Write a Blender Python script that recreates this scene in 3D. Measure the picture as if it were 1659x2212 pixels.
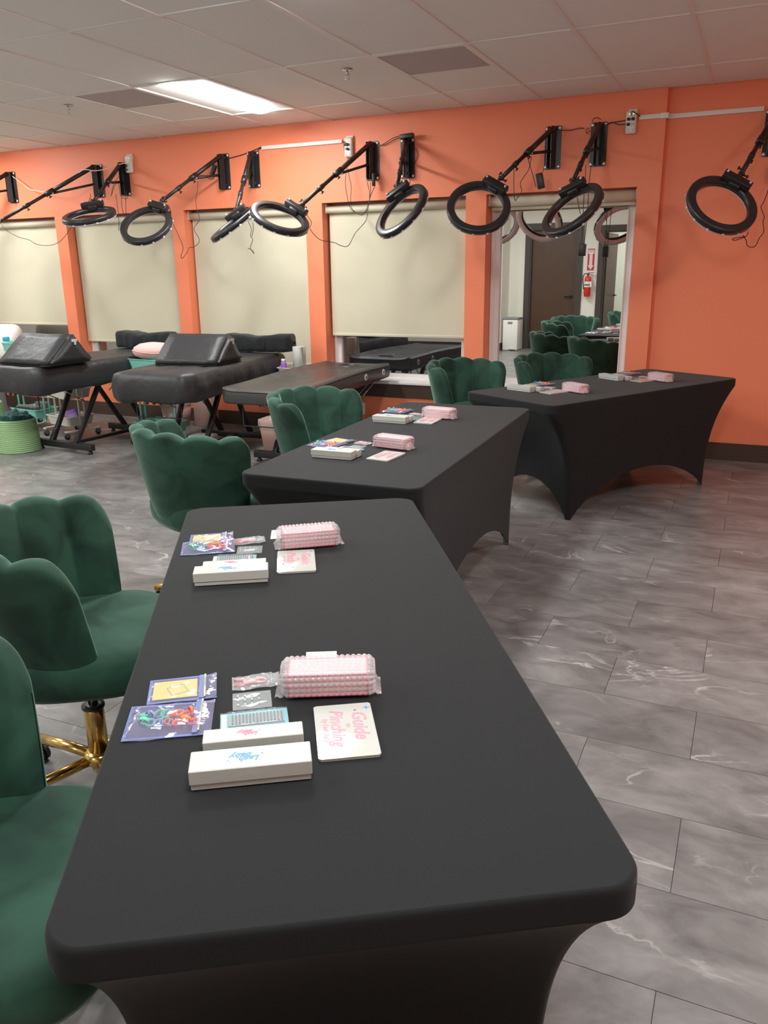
import bpy, bmesh, math, random
from mathutils import Vector, Matrix, noise
random.seed(7)
for o in list(bpy.data.objects): bpy.data.objects.remove(o)
SC = bpy.context.scene
COL = SC.collection
PI = math.pi

# ------------------------------------------------------------------ camera
YAW, PITCH, ROLL, FPX, CH = 0.428, 0.294, -0.014, 1732.0, 1.521
IW, IH = 1659.0, 2212.0
_f = Vector((-math.sin(YAW)*math.cos(PITCH), math.cos(YAW)*math.cos(PITCH), -math.sin(PITCH)))
_r0 = Vector((math.cos(YAW), math.sin(YAW), 0)); _u0 = _r0.cross(_f)
_r = _r0*math.cos(ROLL)+_u0*math.sin(ROLL); _u = -_r0*math.sin(ROLL)+_u0*math.cos(ROLL)
CAMP = Vector((0, 0, CH))
cam = bpy.data.cameras.new('camera'); camo = bpy.data.objects.new('camera', cam); COL.objects.link(camo)
cam.sensor_fit = 'HORIZONTAL'; cam.sensor_width = 36.0; cam.lens = FPX/IW*36.0
cam.clip_start = 0.02; cam.clip_end = 100
camo.matrix_world = Matrix(((_r.x, _u.x, -_f.x, CAMP.x), (_r.y, _u.y, -_f.y, CAMP.y), (_r.z, _u.z, -_f.z, CAMP.z), (0, 0, 0, 1)))
SC.camera = camo
def ray(px, py): return _f+_r*((px-IW/2)/FPX)-_u*((py-IH/2)/FPX)
def onz(px, py, z=0.0):
    d = ray(px, py); return CAMP+d*((z-CH)/d.z)
def ony(px, py, y):
    d = ray(px, py); return CAMP+d*(y/d.y)
def in_view(p, m=0):
    d = Vector(p)-CAMP; z = d.dot(_f)
    if z < 0.05: return False
    x = IW/2+FPX*d.dot(_r)/z; y = IH/2-FPX*d.dot(_u)/z
    return -m < x < IW+m and -m < y < IH+m

# ------------------------------------------------------------------ world and exposure
w = bpy.data.worlds.new('night'); SC.world = w; w.use_nodes = True
w.node_tree.nodes['Background'].inputs[0].default_value = (0.02, 0.025, 0.04, 1)
w.node_tree.nodes['Background'].inputs[1].default_value = 0.15
SC.view_settings.view_transform = 'Standard'; SC.view_settings.look = 'None'
SC.view_settings.exposure = 0.2; SC.view_settings.gamma = 1.0; SC.view_settings.use_curve_mapping = False
LAMP = 57.0        # emission of the troffer lenses
TROFFERS = [(-3.905, 5.655), (-2.04, 3.17), (-5.77, 3.17), (-3.905, 0.69), (-7.64, 5.655), (-7.64, 0.69), (-0.17, 0.69), (1.70, 3.17)]

# ------------------------------------------------------------------ materials
MATS = {}
def mat(name, col, rough=0.6, metal=0.0, spec=0.5, sheen=0.0, sheen_tint=None, emit=None, estr=0, alpha=1.0, coat=0.0,
        var=0.0, vscale=8.0, bump=0.0, bscale=60.0, trans=0.0, ior=1.5, film=0.0, bdist=0.004, stretch=None, coord='Object'):
    if name in MATS: return MATS[name]
    m = bpy.data.materials.new(name); m.use_nodes = True; nt = m.node_tree; b = nt.nodes['Principled BSDF']
    b.inputs['Base Color'].default_value = (*col, 1); b.inputs['Roughness'].default_value = rough
    b.inputs['Metallic'].default_value = metal; b.inputs['Specular IOR Level'].default_value = spec
    b.inputs['IOR'].default_value = ior
    if sheen:
        b.inputs['Sheen Weight'].default_value = sheen; b.inputs['Sheen Roughness'].default_value = 0.45
        b.inputs['Sheen Tint'].default_value = (*(sheen_tint or (1, 1, 1)), 1)
    if emit: b.inputs['Emission Color'].default_value = (*emit, 1); b.inputs['Emission Strength'].default_value = estr
    if alpha < 1: b.inputs['Alpha'].default_value = alpha
    if coat: b.inputs['Coat Weight'].default_value = coat; b.inputs['Coat Roughness'].default_value = 0.02
    if trans: b.inputs['Transmission Weight'].default_value = trans
    if film: b.inputs['Thin Film Thickness'].default_value = film; b.inputs['Thin Film IOR'].default_value = 1.6
    if var or bump:
        tc = nt.nodes.new('ShaderNodeTexCoord'); mp = nt.nodes.new('ShaderNodeMapping')
        nt.links.new(tc.outputs[coord], mp.inputs[0])
        if stretch: mp.inputs['Scale'].default_value = stretch
    if var:
        n = nt.nodes.new('ShaderNodeTexNoise'); n.inputs['Scale'].default_value = vscale; n.inputs['Detail'].default_value = 5
        nt.links.new(mp.outputs[0], n.inputs[0])
        mx = nt.nodes.new('ShaderNodeMix'); mx.data_type = 'RGBA'
        mx.inputs[6].default_value = (*[c*(1-var) for c in col], 1); mx.inputs[7].default_value = (*[min(1, c*(1+var)) for c in col], 1)
        nt.links.new(n.outputs[0], mx.inputs[0]); nt.links.new(mx.outputs[2], b.inputs['Base Color'])
    if bump:
        n2 = nt.nodes.new('ShaderNodeTexNoise'); n2.inputs['Scale'].default_value = bscale; n2.inputs['Detail'].default_value = 4
        nt.links.new(mp.outputs[0], n2.inputs[0])
        bp = nt.nodes.new('ShaderNodeBump'); bp.inputs['Strength'].default_value = bump; bp.inputs['Distance'].default_value = bdist
        nt.links.new(n2.outputs[0], bp.inputs['Height']); nt.links.new(bp.outputs[0], b.inputs['Normal'])
    MATS[name] = m; return m

def floor_material():
    m = bpy.data.materials.new('vinyl_stone_tile'); m.use_nodes = True; nt = m.node_tree; L = nt.links.new; N = nt.nodes.new
    b = nt.nodes['Principled BSDF']; b.inputs['Roughness'].default_value = 0.36; b.inputs['Specular IOR Level'].default_value = 0.5
    tc = N('ShaderNodeTexCoord'); oi = N('ShaderNodeObjectInfo'); geo = N('ShaderNodeNewGeometry')
    ad = N('ShaderNodeVectorMath'); ad.operation = 'ADD'; sc = N('ShaderNodeVectorMath'); sc.operation = 'SCALE'; sc.inputs[3].default_value = 37.0
    cmb = N('ShaderNodeCombineXYZ'); L(oi.outputs['Random'], cmb.inputs[0]); L(oi.outputs['Random'], cmb.inputs[2]); L(cmb.outputs[0], sc.inputs[0])
    L(geo.outputs['Position'], ad.inputs[0]); L(sc.outputs[0], ad.inputs[1])
    mp = N('ShaderNodeMapping'); mp.inputs['Scale'].default_value = (1.0, 1.7, 1.0); L(ad.outputs[0], mp.inputs[0])
    n1 = N('ShaderNodeTexNoise'); n1.inputs['Scale'].default_value = 4.2; n1.inputs['Detail'].default_value = 9; n1.inputs['Roughness'].default_value = 0.62; n1.inputs['Distortion'].default_value = 0.5
    L(mp.outputs[0], n1.inputs[0])
    r1 = N('ShaderNodeValToRGB'); e = r1.color_ramp.elements
    e[0].position = 0.30; e[0].color = (0.112, 0.106, 0.103, 1); e[1].position = 0.72; e[1].color = (0.275, 0.262, 0.255, 1)
    L(n1.outputs[0], r1.inputs[0])
    # thin pale veins: narrow band of a distorted noise
    n2 = N('ShaderNodeTexNoise'); n2.inputs['Scale'].default_value = 1.7; n2.inputs['Detail'].default_value = 6; n2.inputs['Distortion'].default_value = 1.6
    L(mp.outputs[0], n2.inputs[0])
    r2 = N('ShaderNodeValToRGB'); r2.color_ramp.elements[0].position = 0.485; r2.color_ramp.elements[0].color = (0, 0, 0, 1)
    r2.color_ramp.elements[1].position = 0.515; r2.color_ramp.elements[1].color = (0, 0, 0, 1)
    k = r2.color_ramp.elements.new(0.5); k.color = (1, 1, 1, 1)
    L(n2.outputs[0], r2.inputs[0])
    n3 = N('ShaderNodeTexNoise'); n3.inputs['Scale'].default_value = 2.3; n3.inputs['Detail'].default_value = 2; L(mp.outputs[0], n3.inputs[0])
    r3 = N('ShaderNodeValToRGB'); r3.color_ramp.elements[0].position = 0.5; r3.color_ramp.elements[1].position = 0.68; L(n3.outputs[0], r3.inputs[0])
    mu = N('ShaderNodeMath'); mu.operation = 'MULTIPLY'; L(r2.outputs[0], mu.inputs[0]); L(r3.outputs[0], mu.inputs[1])
    mx = N('ShaderNodeMix'); mx.data_type = 'RGBA'; mx.inputs[7].default_value = (0.46, 0.43, 0.41, 1)
    L(mu.outputs[0], mx.inputs[0]); L(r1.outputs[0], mx.inputs[6])
    # slight tone change from tile to tile
    mr = N('ShaderNodeMapRange'); mr.inputs[3].default_value = 0.91; mr.inputs[4].default_value = 1.07; L(oi.outputs['Random'], mr.inputs[0])
    vm = N('ShaderNodeVectorMath'); vm.operation = 'SCALE'; L(mx.outputs[2], vm.inputs[0]); L(mr.outputs[0], vm.inputs[3])
    L(vm.outputs[0], b.inputs['Base Color'])
    n4 = N('ShaderNodeTexNoise'); n4.inputs['Scale'].default_value = 120; L(geo.outputs['Position'], n4.inputs[0])
    bp = N('ShaderNodeBump'); bp.inputs['Strength'].default_value = 0.12; bp.inputs['Distance'].default_value = 0.002
    L(n4.outputs[0], bp.inputs['Height']); L(bp.outputs[0], b.inputs['Normal'])
    return m

def velvet_material():
    m = bpy.data.materials.new('green_velvet'); m.use_nodes = True; nt = m.node_tree; L = nt.links.new; N = nt.nodes.new
    b = nt.nodes['Principled BSDF']; b.inputs['Roughness'].default_value = 0.75; b.inputs['Specular IOR Level'].default_value = 0.25
    b.inputs['Sheen Weight'].default_value = 0.45; b.inputs['Sheen Roughness'].default_value = 0.35; b.inputs['Sheen Tint'].default_value = (0.55, 0.85, 0.68, 1)
    tc = N('ShaderNodeTexCoord'); oi = N('ShaderNodeObjectInfo'); ad = N('ShaderNodeVectorMath'); ad.operation = 'ADD'
    L(tc.outputs['Object'], ad.inputs[0]); L(oi.outputs['Location'], ad.inputs[1])
    n = N('ShaderNodeTexNoise'); n.inputs['Scale'].default_value = 6.0; n.inputs['Detail'].default_value = 4; n.inputs['Distortion'].default_value = 0.8; L(ad.outputs[0], n.inputs[0])
    r = N('ShaderNodeValToRGB'); e = r.color_ramp.elements
    e[0].position = 0.33; e[0].color = (0.0085, 0.030, 0.020, 1); e[1].position = 0.6; e[1].color = (0.024, 0.072, 0.047, 1)
    L(n.outputs[0], r.inputs[0]); L(r.outputs[0], b.inputs['Base Color'])
    return m

M = {}
M['orange'] = mat('orange_wall_paint', (0.88, 0.240, 0.118), 0.5, var=0.04, vscale=1.5, bump=0.15, bscale=90)
M['white_wall'] = mat('white_wall_paint', (0.78, 0.76, 0.68), 0.6, bump=0.12, bscale=90)
M['ceil_tile'] = mat('ceiling_tile_fibre', (0.88, 0.87, 0.84), 0.9, var=0.04, vscale=160, bump=0.25, bscale=220)
M['ceil_bar'] = mat('ceiling_bar_enamel', (0.84, 0.82, 0.80), 0.5)
M['vent'] = mat('perforated_vent_grey', (0.50, 0.46, 0.46), 0.7, var=0.2, vscale=320)
M['brown'] = mat('dark_brown_wood', (0.058, 0.031, 0.021), 0.5, var=0.25, vscale=14, stretch=(1, 1, 8))
M['door'] = mat('walnut_door', (0.075, 0.036, 0.019), 0.45, var=0.25, vscale=5, stretch=(3, 3, 0.6))
M['frame_dark'] = mat('dark_bronze_frame', (0.06, 0.045, 0.038), 0.5)
M['white_frame'] = mat('white_window_vinyl', (0.82, 0.78, 0.76), 0.4)
M['blind'] = mat('beige_blind_fabric', (0.63, 0.585, 0.44), 0.85, var=0.06, vscale=30, bump=0.2, bscale=120, stretch=(1, 1, 9))
M['blind_roll'] = mat('beige_blind_hem', (0.63, 0.585, 0.44), 0.7)
M['glass'] = mat('dark_night_glass', (0.012, 0.013, 0.015), 0.01, spec=1.0, ior=2.3)
M['mirror'] = mat('mirror_silver', (0.80, 0.82, 0.79), 0.0, metal=1.0)
M['floor'] = floor_material()
M['joint'] = mat('floor_joint', (0.07, 0.066, 0.064), 0.8)
M['cloth'] = mat('black_stretch_cloth', (0.0105, 0.011, 0.0115), 0.85, spec=0.2, sheen=0.115, sheen_tint=(0.8, 0.85, 0.85), bump=0.06, bscale=400)
M['velvet'] = velvet_material()
M['gold'] = mat('brass_gold', (0.62, 0.42, 0.14), 0.22, metal=1.0)
M['chrome'] = mat('steel_chrome', (0.62, 0.62, 0.63), 0.22, metal=1.0)
M['black_plastic'] = mat('black_plastic', (0.014, 0.0135, 0.014), 0.42)
M['black_metal'] = mat('black_powder_metal', (0.018, 0.0165, 0.017), 0.38)
M['ring_body'] = mat('ring_charcoal_plastic', (0.022, 0.022, 0.024), 0.31)
M['diffuser'] = mat('ring_white_diffuser', (0.72, 0.68, 0.74), 0.4)
M['cream_plastic'] = mat('cream_plastic', (0.76, 0.70, 0.60), 0.45)
M['white_plastic'] = mat('white_plastic', (0.80, 0.78, 0.74), 0.4)
M['white_cable'] = mat('white_cable', (0.72, 0.66, 0.58), 0.5)
M['green_led'] = mat('green_led', (0.4, 0.9, 0.3), 0.4, emit=(0.45, 1.0, 0.35), estr=1.2)
M['black_cover'] = mat('black_nylon_cover', (0.021, 0.0205, 0.022), 0.5, spec=0.5, sheen=0.05, bump=0.8, bscale=5.5, bdist=0.022)
M['black_plush'] = mat('black_plush', (0.008, 0.010, 0.011), 0.9, sheen=0.12, bump=0.8, bscale=9, bdist=0.02)
M['leather'] = mat('black_vinyl_leather', (0.045, 0.042, 0.040), 0.40, spec=0.6, bump=0.1, bscale=140)
M['teal'] = mat('teal_enamel', (0.27, 0.70, 0.59), 0.4)
M['cart_white'] = mat('white_enamel', (0.74, 0.71, 0.64), 0.4)
M['pink_bin'] = mat('pink_plastic', (0.66, 0.42, 0.36), 0.5)
M['liner'] = mat('clear_bin_liner', (0.80, 0.66, 0.62), 0.25, alpha=0.55)
M['pink_pillow'] = mat('pink_plush', (0.83, 0.47, 0.43), 0.9, sheen=0.3)
M['rope_green'] = mat('green_rope', (0.32, 0.50, 0.25), 0.9, bump=0.6, bscale=40)
M['dark_green'] = mat('dark_green_towel', (0.012, 0.055, 0.048), 0.95, sheen=0.4, sheen_tint=(0.5, 0.9, 0.85))
M['paper'] = mat('white_card', (0.50, 0.50, 0.465), 0.55)
M['lidpaper'] = mat('white_box_board', (0.48, 0.48, 0.445), 0.5, bump=0.12, bscale=70)
M['gloss_card'] = mat('gloss_white_card', (0.47, 0.465, 0.43), 0.6, spec=0.1, coat=0.7)
M['ink_pink'] = mat('pink_ink', (0.66, 0.17, 0.25), 0.5)
M['ink_rose'] = mat('rose_ink', (0.62, 0.20, 0.27), 0.4)
M['ink_blue'] = mat('blue_ink', (0.10, 0.30, 0.60), 0.5)
M['ink_lilac'] = mat('lilac_ink', (0.42, 0.36, 0.58), 0.5)
M['ink_grey'] = mat('mauve_grey_ink', (0.30, 0.22, 0.28), 0.5)
M['pinkbox'] = mat('pink_box_board', (0.74, 0.43, 0.45), 0.5)
M['pinkedge'] = mat('hot_pink_edge', (0.80, 0.13, 0.23), 0.5)
M['bubble'] = mat('bubble_wrap_film', (0.76, 0.70, 0.72), 0.08, spec=0.9, alpha=0.38)
M['clear'] = mat('clear_film', (0.85, 0.87, 0.87), 0.08, spec=0.9, alpha=0.22)
M['clear_dense'] = mat('clear_case', (0.80, 0.86, 0.86), 0.06, spec=0.9, alpha=0.20)
M['holo'] = mat('holographic_film', (0.62, 0.60, 0.88), 0.10, metal=0.5, alpha=0.30, film=520.0, bump=0.7, bscale=30)
M['holo_solid'] = mat('holographic_seal', (0.42, 0.52, 0.95), 0.16, metal=0.5, alpha=0.62, film=430.0)
M['zip'] = mat('zip_track', (0.42, 0.42, 0.22), 0.3)
M['yellow'] = mat('yellow_card', (0.74, 0.65, 0.13), 0.5)
M['mint'] = mat('mint_silicone', (0.14, 0.62, 0.40), 0.45)
M['violet'] = mat('violet_silicone', (0.30, 0.30, 0.72), 0.45)
M['coral'] = mat('coral_silicone', (0.93, 0.16, 0.09), 0.45)
M['tangerine'] = mat('orange_silicone', (0.95, 0.27, 0.08), 0.45)
M['tealcard'] = mat('teal_lash_card', (0.07, 0.43, 0.52), 0.35)
M['lashstrip'] = mat('grey_lash_strip', (0.17, 0.20, 0.21), 0.5)
M['lashdark'] = mat('dark_lash', (0.015, 0.012, 0.02), 0.5)
M['tweezer'] = mat('pink_tweezer_enamel', (0.72, 0.20, 0.23), 0.35)
M['purple'] = mat('purple_box', (0.30, 0.13, 0.55), 0.5)
M['blue'] = mat('blue_plastic', (0.05, 0.45, 0.75), 0.4)
M['red'] = mat('red_enamel', (0.72, 0.035, 0.03), 0.28)
M['sign_red'] = mat('sign_red', (0.55, 0.025, 0.06), 0.5)
M['sign_white'] = mat('sign_white', (0.80, 0.76, 0.72), 0.5)
M['grey_plastic'] = mat('grey_plastic', (0.22, 0.22, 0.22), 0.5)
M['lens'] = mat('lit_lens', (1, 1, 1), 0.6, emit=(0.94, 0.97, 0.965), estr=LAMP)
M['lamp_white'] = mat('lamp_white_enamel', (0.85, 0.84, 0.80), 0.5)
M['silver'] = mat('bright_bolt', (0.80, 0.78, 0.74), 0.35, metal=0.6)
M['quilt'] = mat('clear_quilted_bag', (0.74, 0.74, 0.74), 0.15, alpha=0.8, var=0.3, vscale=20)
M['yellow_tag'] = mat('yellow_tag', (0.8, 0.6, 0.1), 0.5)
M['maroon'] = mat('maroon_lash', (0.25, 0.03, 0.06), 0.5)

# ------------------------------------------------------------------ mesh helpers
class MB:
    def __init__(s): s.v = []; s.f = []; s.sm = []; s.mi = []; s.cur = 0
    def add(s, vs, fs, smooth=False):
        o = len(s.v); s.v += [tuple(p) for p in vs]
        for f in fs: s.f.append(tuple(i+o for i in f)); s.sm.append(smooth); s.mi.append(s.cur)
        return s
    def frombm(s, bm, smooth=False, mtx=None):
        bm.verts.ensure_lookup_table(); bm.verts.index_update()
        vs = [(mtx @ v.co if mtx else v.co.copy()) for v in bm.verts]
        s.add(vs, [[v.index for v in f.verts] for f in bm.faces], smooth); bm.free(); return s
    def box(s, c, size, rot=None, bev=0.0, seg=2, smooth=None):
        bm = bmesh.new(); bmesh.ops.create_cube(bm, size=1.0)
        bmesh.ops.scale(bm, vec=size, verts=bm.verts)
        if bev > 0: bmesh.ops.bevel(bm, geom=list(bm.edges), offset=min(bev, min(size)*0.49), segments=seg, affect='EDGES', profile=0.5)
        m = Matrix.Translation(c)
        if rot is not None: m = m @ (rot.to_4x4() if isinstance(rot, Matrix) else Matrix.Rotation(rot, 4, 'Z'))
        return s.frombm(bm, smooth if smooth is not None else bev > 0, m)
    def tube(s, pts, r, n=8, caps=True, closed=False):
        pts = [Vector(p) for p in pts]; k = len(pts); rr = r if isinstance(r, (list, tuple)) else [r]*k
        vs = []; fs = []; ref = None
        for i, p in enumerate(pts):
            a = pts[(i-1) % k] if (closed or i > 0) else p; b = pts[(i+1) % k] if (closed or i < k-1) else p
            t = (b-a).normalized() if (b-a).length > 1e-9 else Vector((0, 0, 1))
            if ref is None:
                ref = Vector((0, 0, 1)) if abs(t.z) < 0.9 else Vector((1, 0, 0))
            x = (ref-t*ref.dot(t)); x = x.normalized() if x.length > 1e-6 else t.orthogonal().normalized(); ref = x; y = t.cross(x)
            for j in range(n):
                q = 2*PI*j/n; vs.append(p+x*(rr[i]*math.cos(q))+y*(rr[i]*math.sin(q)))
        for i in range(k if closed else k-1):
            for j in range(n):
                a = i*n+j; b = i*n+(j+1) % n; c2 = ((i+1) % k)*n+(j+1) % n; d = ((i+1) % k)*n+j; fs.append((a, b, c2, d))
        if caps and not closed: fs.append(tuple(range(n))[::-1]); fs.append(tuple((k-1)*n+j for j in range(n)))
        return s.add(vs, fs, True)
    def cyl(s, a, b, r0, r1=None, n=16): return s.tube([a, b], [r0, r0 if r1 is None else r1], n)
    def lathe(s, prof, n=24, c=(0, 0, 0), rot=None, smooth=True, cap=True):
        vs = []; fs = []; k = len(prof); c = Vector(c)
        for r, z in prof:
            for j in range(n):
                q = 2*PI*j/n; p = Vector((r*math.cos(q), r*math.sin(q), z)); vs.append(c+(rot @ p if rot else p))
        for i in range(k-1):
            for j in range(n): fs.append((i*n+j, i*n+(j+1) % n, (i+1)*n+(j+1) % n, (i+1)*n+j))
        if cap:
            if prof[0][0] > 1e-6: fs.append(tuple(range(n))[::-1])
            if prof[-1][0] > 1e-6: fs.append(tuple((k-1)*n+j for j in range(n)))
        return s.add(vs, fs, smooth)
    def grid(s, fn, nu, nv, wrap_u=False, smooth=True, flip=False):
        vs = []; fs = []
        for i in range(nu):
            for j in range(nv): vs.append(fn(i/(nu if wrap_u else nu-1), j/(nv-1)))
        for i in range(nu if wrap_u else nu-1):
            for j in range(nv-1):
                q = (i*nv+j, ((i+1) % nu)*nv+j, ((i+1) % nu)*nv+j+1, i*nv+j+1); fs.append(q[::-1] if flip else q)
        return s.add(vs, fs, smooth)
    def prism(s, outline, z0, z1, smooth=False):
        n = len(outline); vs = [(x, y, z0) for x, y in outline]+[(x, y, z1) for x, y in outline]
        fs = [tuple(range(n))[::-1], tuple(range(n, 2*n))]+[(i, (i+1) % n, n+(i+1) % n, n+i) for i in range(n)]
        return s.add(vs, fs, smooth)
    def mesh(s, name, mats, mtx=None):
        me = bpy.data.meshes.new(name); me.from_pydata([(mtx @ Vector(p)) for p in s.v] if mtx else s.v, [], s.f)
        for m in (mats if isinstance(mats, (list, tuple)) else [mats]): me.materials.append(M[m] if isinstance(m, str) else m)
        me.polygons.foreach_set('use_smooth', s.sm); me.polygons.foreach_set('material_index', s.mi); me.update(); return me
    def build(s, name, mats, parent=None, loc=None, rz=None, mtx=None):
        o = bpy.data.objects.new(name, s.mesh(name, mats, mtx)); COL.objects.link(o)
        if parent: o.parent = parent
        if loc is not None: o.location = loc
        if rz is not None: o.rotation_euler = (0, 0, rz)
        return o
def tag(o, label=None, cat=None, group=None, kind=None):
    if label: o['label'] = label
    if cat: o['category'] = cat
    if group: o['group'] = group
    if kind: o['kind'] = kind
    return o
def empty(name, loc=(0, 0, 0), rz=0.0):
    o = bpy.data.objects.new(name, None); o.empty_display_size = 0.1; COL.objects.link(o); o.location = loc; o.rotation_euler = (0, 0, rz); return o
def link_mesh(name, me, parent, loc=(0, 0, 0), rz=0.0):
    o = bpy.data.objects.new(name, me); COL.objects.link(o); o.parent = parent; o.location = loc; o.rotation_euler = (0, 0, rz); return o
def copy_tree(o, parent=None):
    c = o.copy(); COL.objects.link(c); c.parent = parent
    for ch in list(o.children): copy_tree(ch, c)
    return c
def text_mb(body, size, depth=0.0004, shear=0.0, align='CENTER', bold=0.0):
    cu = bpy.data.curves.new('lettering', 'FONT'); cu.body = body; cu.size = size; cu.extrude = depth; cu.shear = shear; cu.offset = bold
    cu.align_x = align; cu.align_y = 'CENTER'; cu.resolution_u = 2
    to = bpy.data.objects.new('lettering_tmp', cu); COL.objects.link(to)
    dg = bpy.context.evaluated_depsgraph_get(); me = to.evaluated_get(dg).to_mesh()
    mb = MB(); mb.add([v.co.copy() for v in me.vertices], [tuple(p.vertices) for p in me.polygons])
    to.evaluated_get(dg).to_mesh_clear(); bpy.data.objects.remove(to); bpy.data.curves.remove(cu); return mb
def rrect(hx, hy, r, n=6):
    out = []
    for cx, cy, a0 in ((hx-r, hy-r, 0), (-hx+r, hy-r, PI/2), (-hx+r, -hy+r, PI), (hx-r, -hy+r, 1.5*PI)):
        for i in range(n+1): a = a0+PI/2*i/n; out.append((cx+r*math.cos(a), cy+r*math.sin(a)))
    return out
def smoothpath(pts, n=6):
    pts = [Vector(p) for p in pts]; out = []
    for i in range(len(pts)-1):
        p0 = pts[max(i-1, 0)]; p1 = pts[i]; p2 = pts[i+1]; p3 = pts[min(i+2, len(pts)-1)]
        for j in range(n):
            t = j/n; out.append(0.5*((2*p1)+(p2-p0)*t+(2*p0-5*p1+4*p2-p3)*t*t+(3*p1-p0-3*p2+p3)*t*t*t))
    out.append(pts[-1]); return out

# ------------------------------------------------------------------ the room
WY, WR, CZ = 6.877, 6.932, 2.784
XL, XR, YB = -9.5, 2.95, -1.49
JOG = -0.775
WIN = [(-8.40, -6.97), (-6.815, -5.42), (-5.267, -3.89), (-3.717, -2.338), (-2.159, -0.948)]
WZ0, WZ1 = 0.50, 2.105
def struct(mb, name, m, parent=None):
    o = mb.build(name, m, parent)
    if not parent: o['kind'] = 'structure'
    return o
def bx(mb, x0, x1, y0, y1, z0, z1, **k): return mb.box(((x0+x1)/2, (y0+y1)/2, (z0+z1)/2), (x1-x0, y1-y0, z1-z0), **k)

b = MB(); bx(b, XL-.2, XR+.2, YB-3.2, WR+.3, -0.1, -0.0045); floor_o = struct(b, 'floor', 'joint')
TL, TW = 0.65, 0.3143
me_tile = MB().box((0, 0, -0.00225), (TL-0.0018, TW-0.0018, 0.0045)).mesh('tile', 'floor')
tiles = []
for row in range(-16, 17):
    y0 = 1.806+row*TW
    if y0+TW < YB-3.0 or y0 > WR: continue
    off = -0.042 if row % 2 == 0 else -0.042-TL/2
    for k in range(-16, 7):
        x0 = off+k*TL
        if x0+TL < XL or x0 > XR: continue
        tiles.append((x0+TL/2, y0+TW/2))
vis = [t for t in tiles if any(in_view((t[0]+a*TL/2, t[1]+c*TW/2, 0), 10) for a in (-1, 0, 1) for c in (-1, 0, 1))]
vis.sort(key=lambda t: t[0]**2+t[1]**2); vis = vis[:300]; vs_ = set(vis)
for t in vis: link_mesh('tile', me_tile, floor_o, (t[0], t[1], 0))
b = MB()
for t in tiles:
    if t not in vs_: b.box((t[0], t[1], -0.00225), (TL-0.0018, TW-0.0018, 0.0045))
o = b.build('tile_field', 'floor', floor_o); o['kind'] = 'stuff'

# back wall with its window openings
b = MB()
bx(b, XL, JOG, WY, WY+.26, WZ1, CZ+.02); bx(b, XL, JOG, WY, WY+.26, 0, WZ0)
edges = [XL]+[e for wn in WIN for e in wn]+[JOG]
for i in range(0, len(edges), 2): bx(b, edges[i], edges[i+1], WY, WY+.26, WZ0, WZ1)
struct(b, 'wall_back', 'orange')
b = MB(); bx(b, JOG, XR, WR, WR+.2, 0, CZ+.02); struct(b, 'wall_recess', 'orange')
b = MB(); bx(b, XR, XR+.12, YB, WR, 0, CZ+.02); struct(b, 'wall_right', 'orange')
b = MB(); bx(b, XL-.12, XL, YB, WY+.2, 0, CZ+.02); struct(b, 'wall_left', 'white_wall')
# front wall behind the camera: two doorways
D1 = (-4.02, -3.13, 2.2); D2 = (-2.66, -1.72, 2.13)
b = MB()
bx(b, XL, -4.415, YB-.1, -0.97, 0, CZ+.02); struct(b, 'wall_nook', 'white_wall'); b = MB()
bx(b, -4.415, D1[0], YB-.12, YB, 0, CZ+.02); bx(b, D1[0], D1[1], YB-.12, YB, D1[2], CZ+.02)
bx(b, D1[1], D2[0], YB-.12, YB, 0, CZ+.02); bx(b, D2[0], D2[1], YB-.12, YB, D2[2], CZ+.02); bx(b, D2[1], XR, YB-.12, YB, 0, CZ+.02)
struct(b, 'wall_front', 'white_wall')
# the lit room beyond the open doorway
b = MB(); bx(b, -4.4, 0.2, YB-3.1, YB-3.0, 0, CZ+.02); bx(b, -4.4, -4.3, YB-3.0, YB-.12, 0, CZ+.02); bx(b, .1, .2, YB-3.0, YB-.12, 0, CZ+.02); bx(b, D1[0]-.1, D1[1]+.1, YB-.26, YB-.16, 0, 2.4)
struct(b, 'wall_beyond', 'white_wall')

for nm, parts in (('baseboard_back', [(XL, JOG, WY-.014, WY, .14)]), ('baseboard_recess', [(JOG, XR-.014, WR-.014, WR, .14)]),
                  ('baseboard_right', [(XR-.014, XR, YB, WR-.014, .14)]),
                  ('baseboard_front', [(XL, -4.401, -.97, -.956, .14), (-4.415, -4.401, YB, -.956, .14), (-3.04, -2.78, YB, YB+.014, .14), (-1.6, XR-.014, YB, YB+.014, .14)])):
    b = MB()
    for x0, x1, y0, y1, h in parts: bx(b, x0, x1, y0, y1, 0, h)
    struct(b, nm, 'brown')

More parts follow.
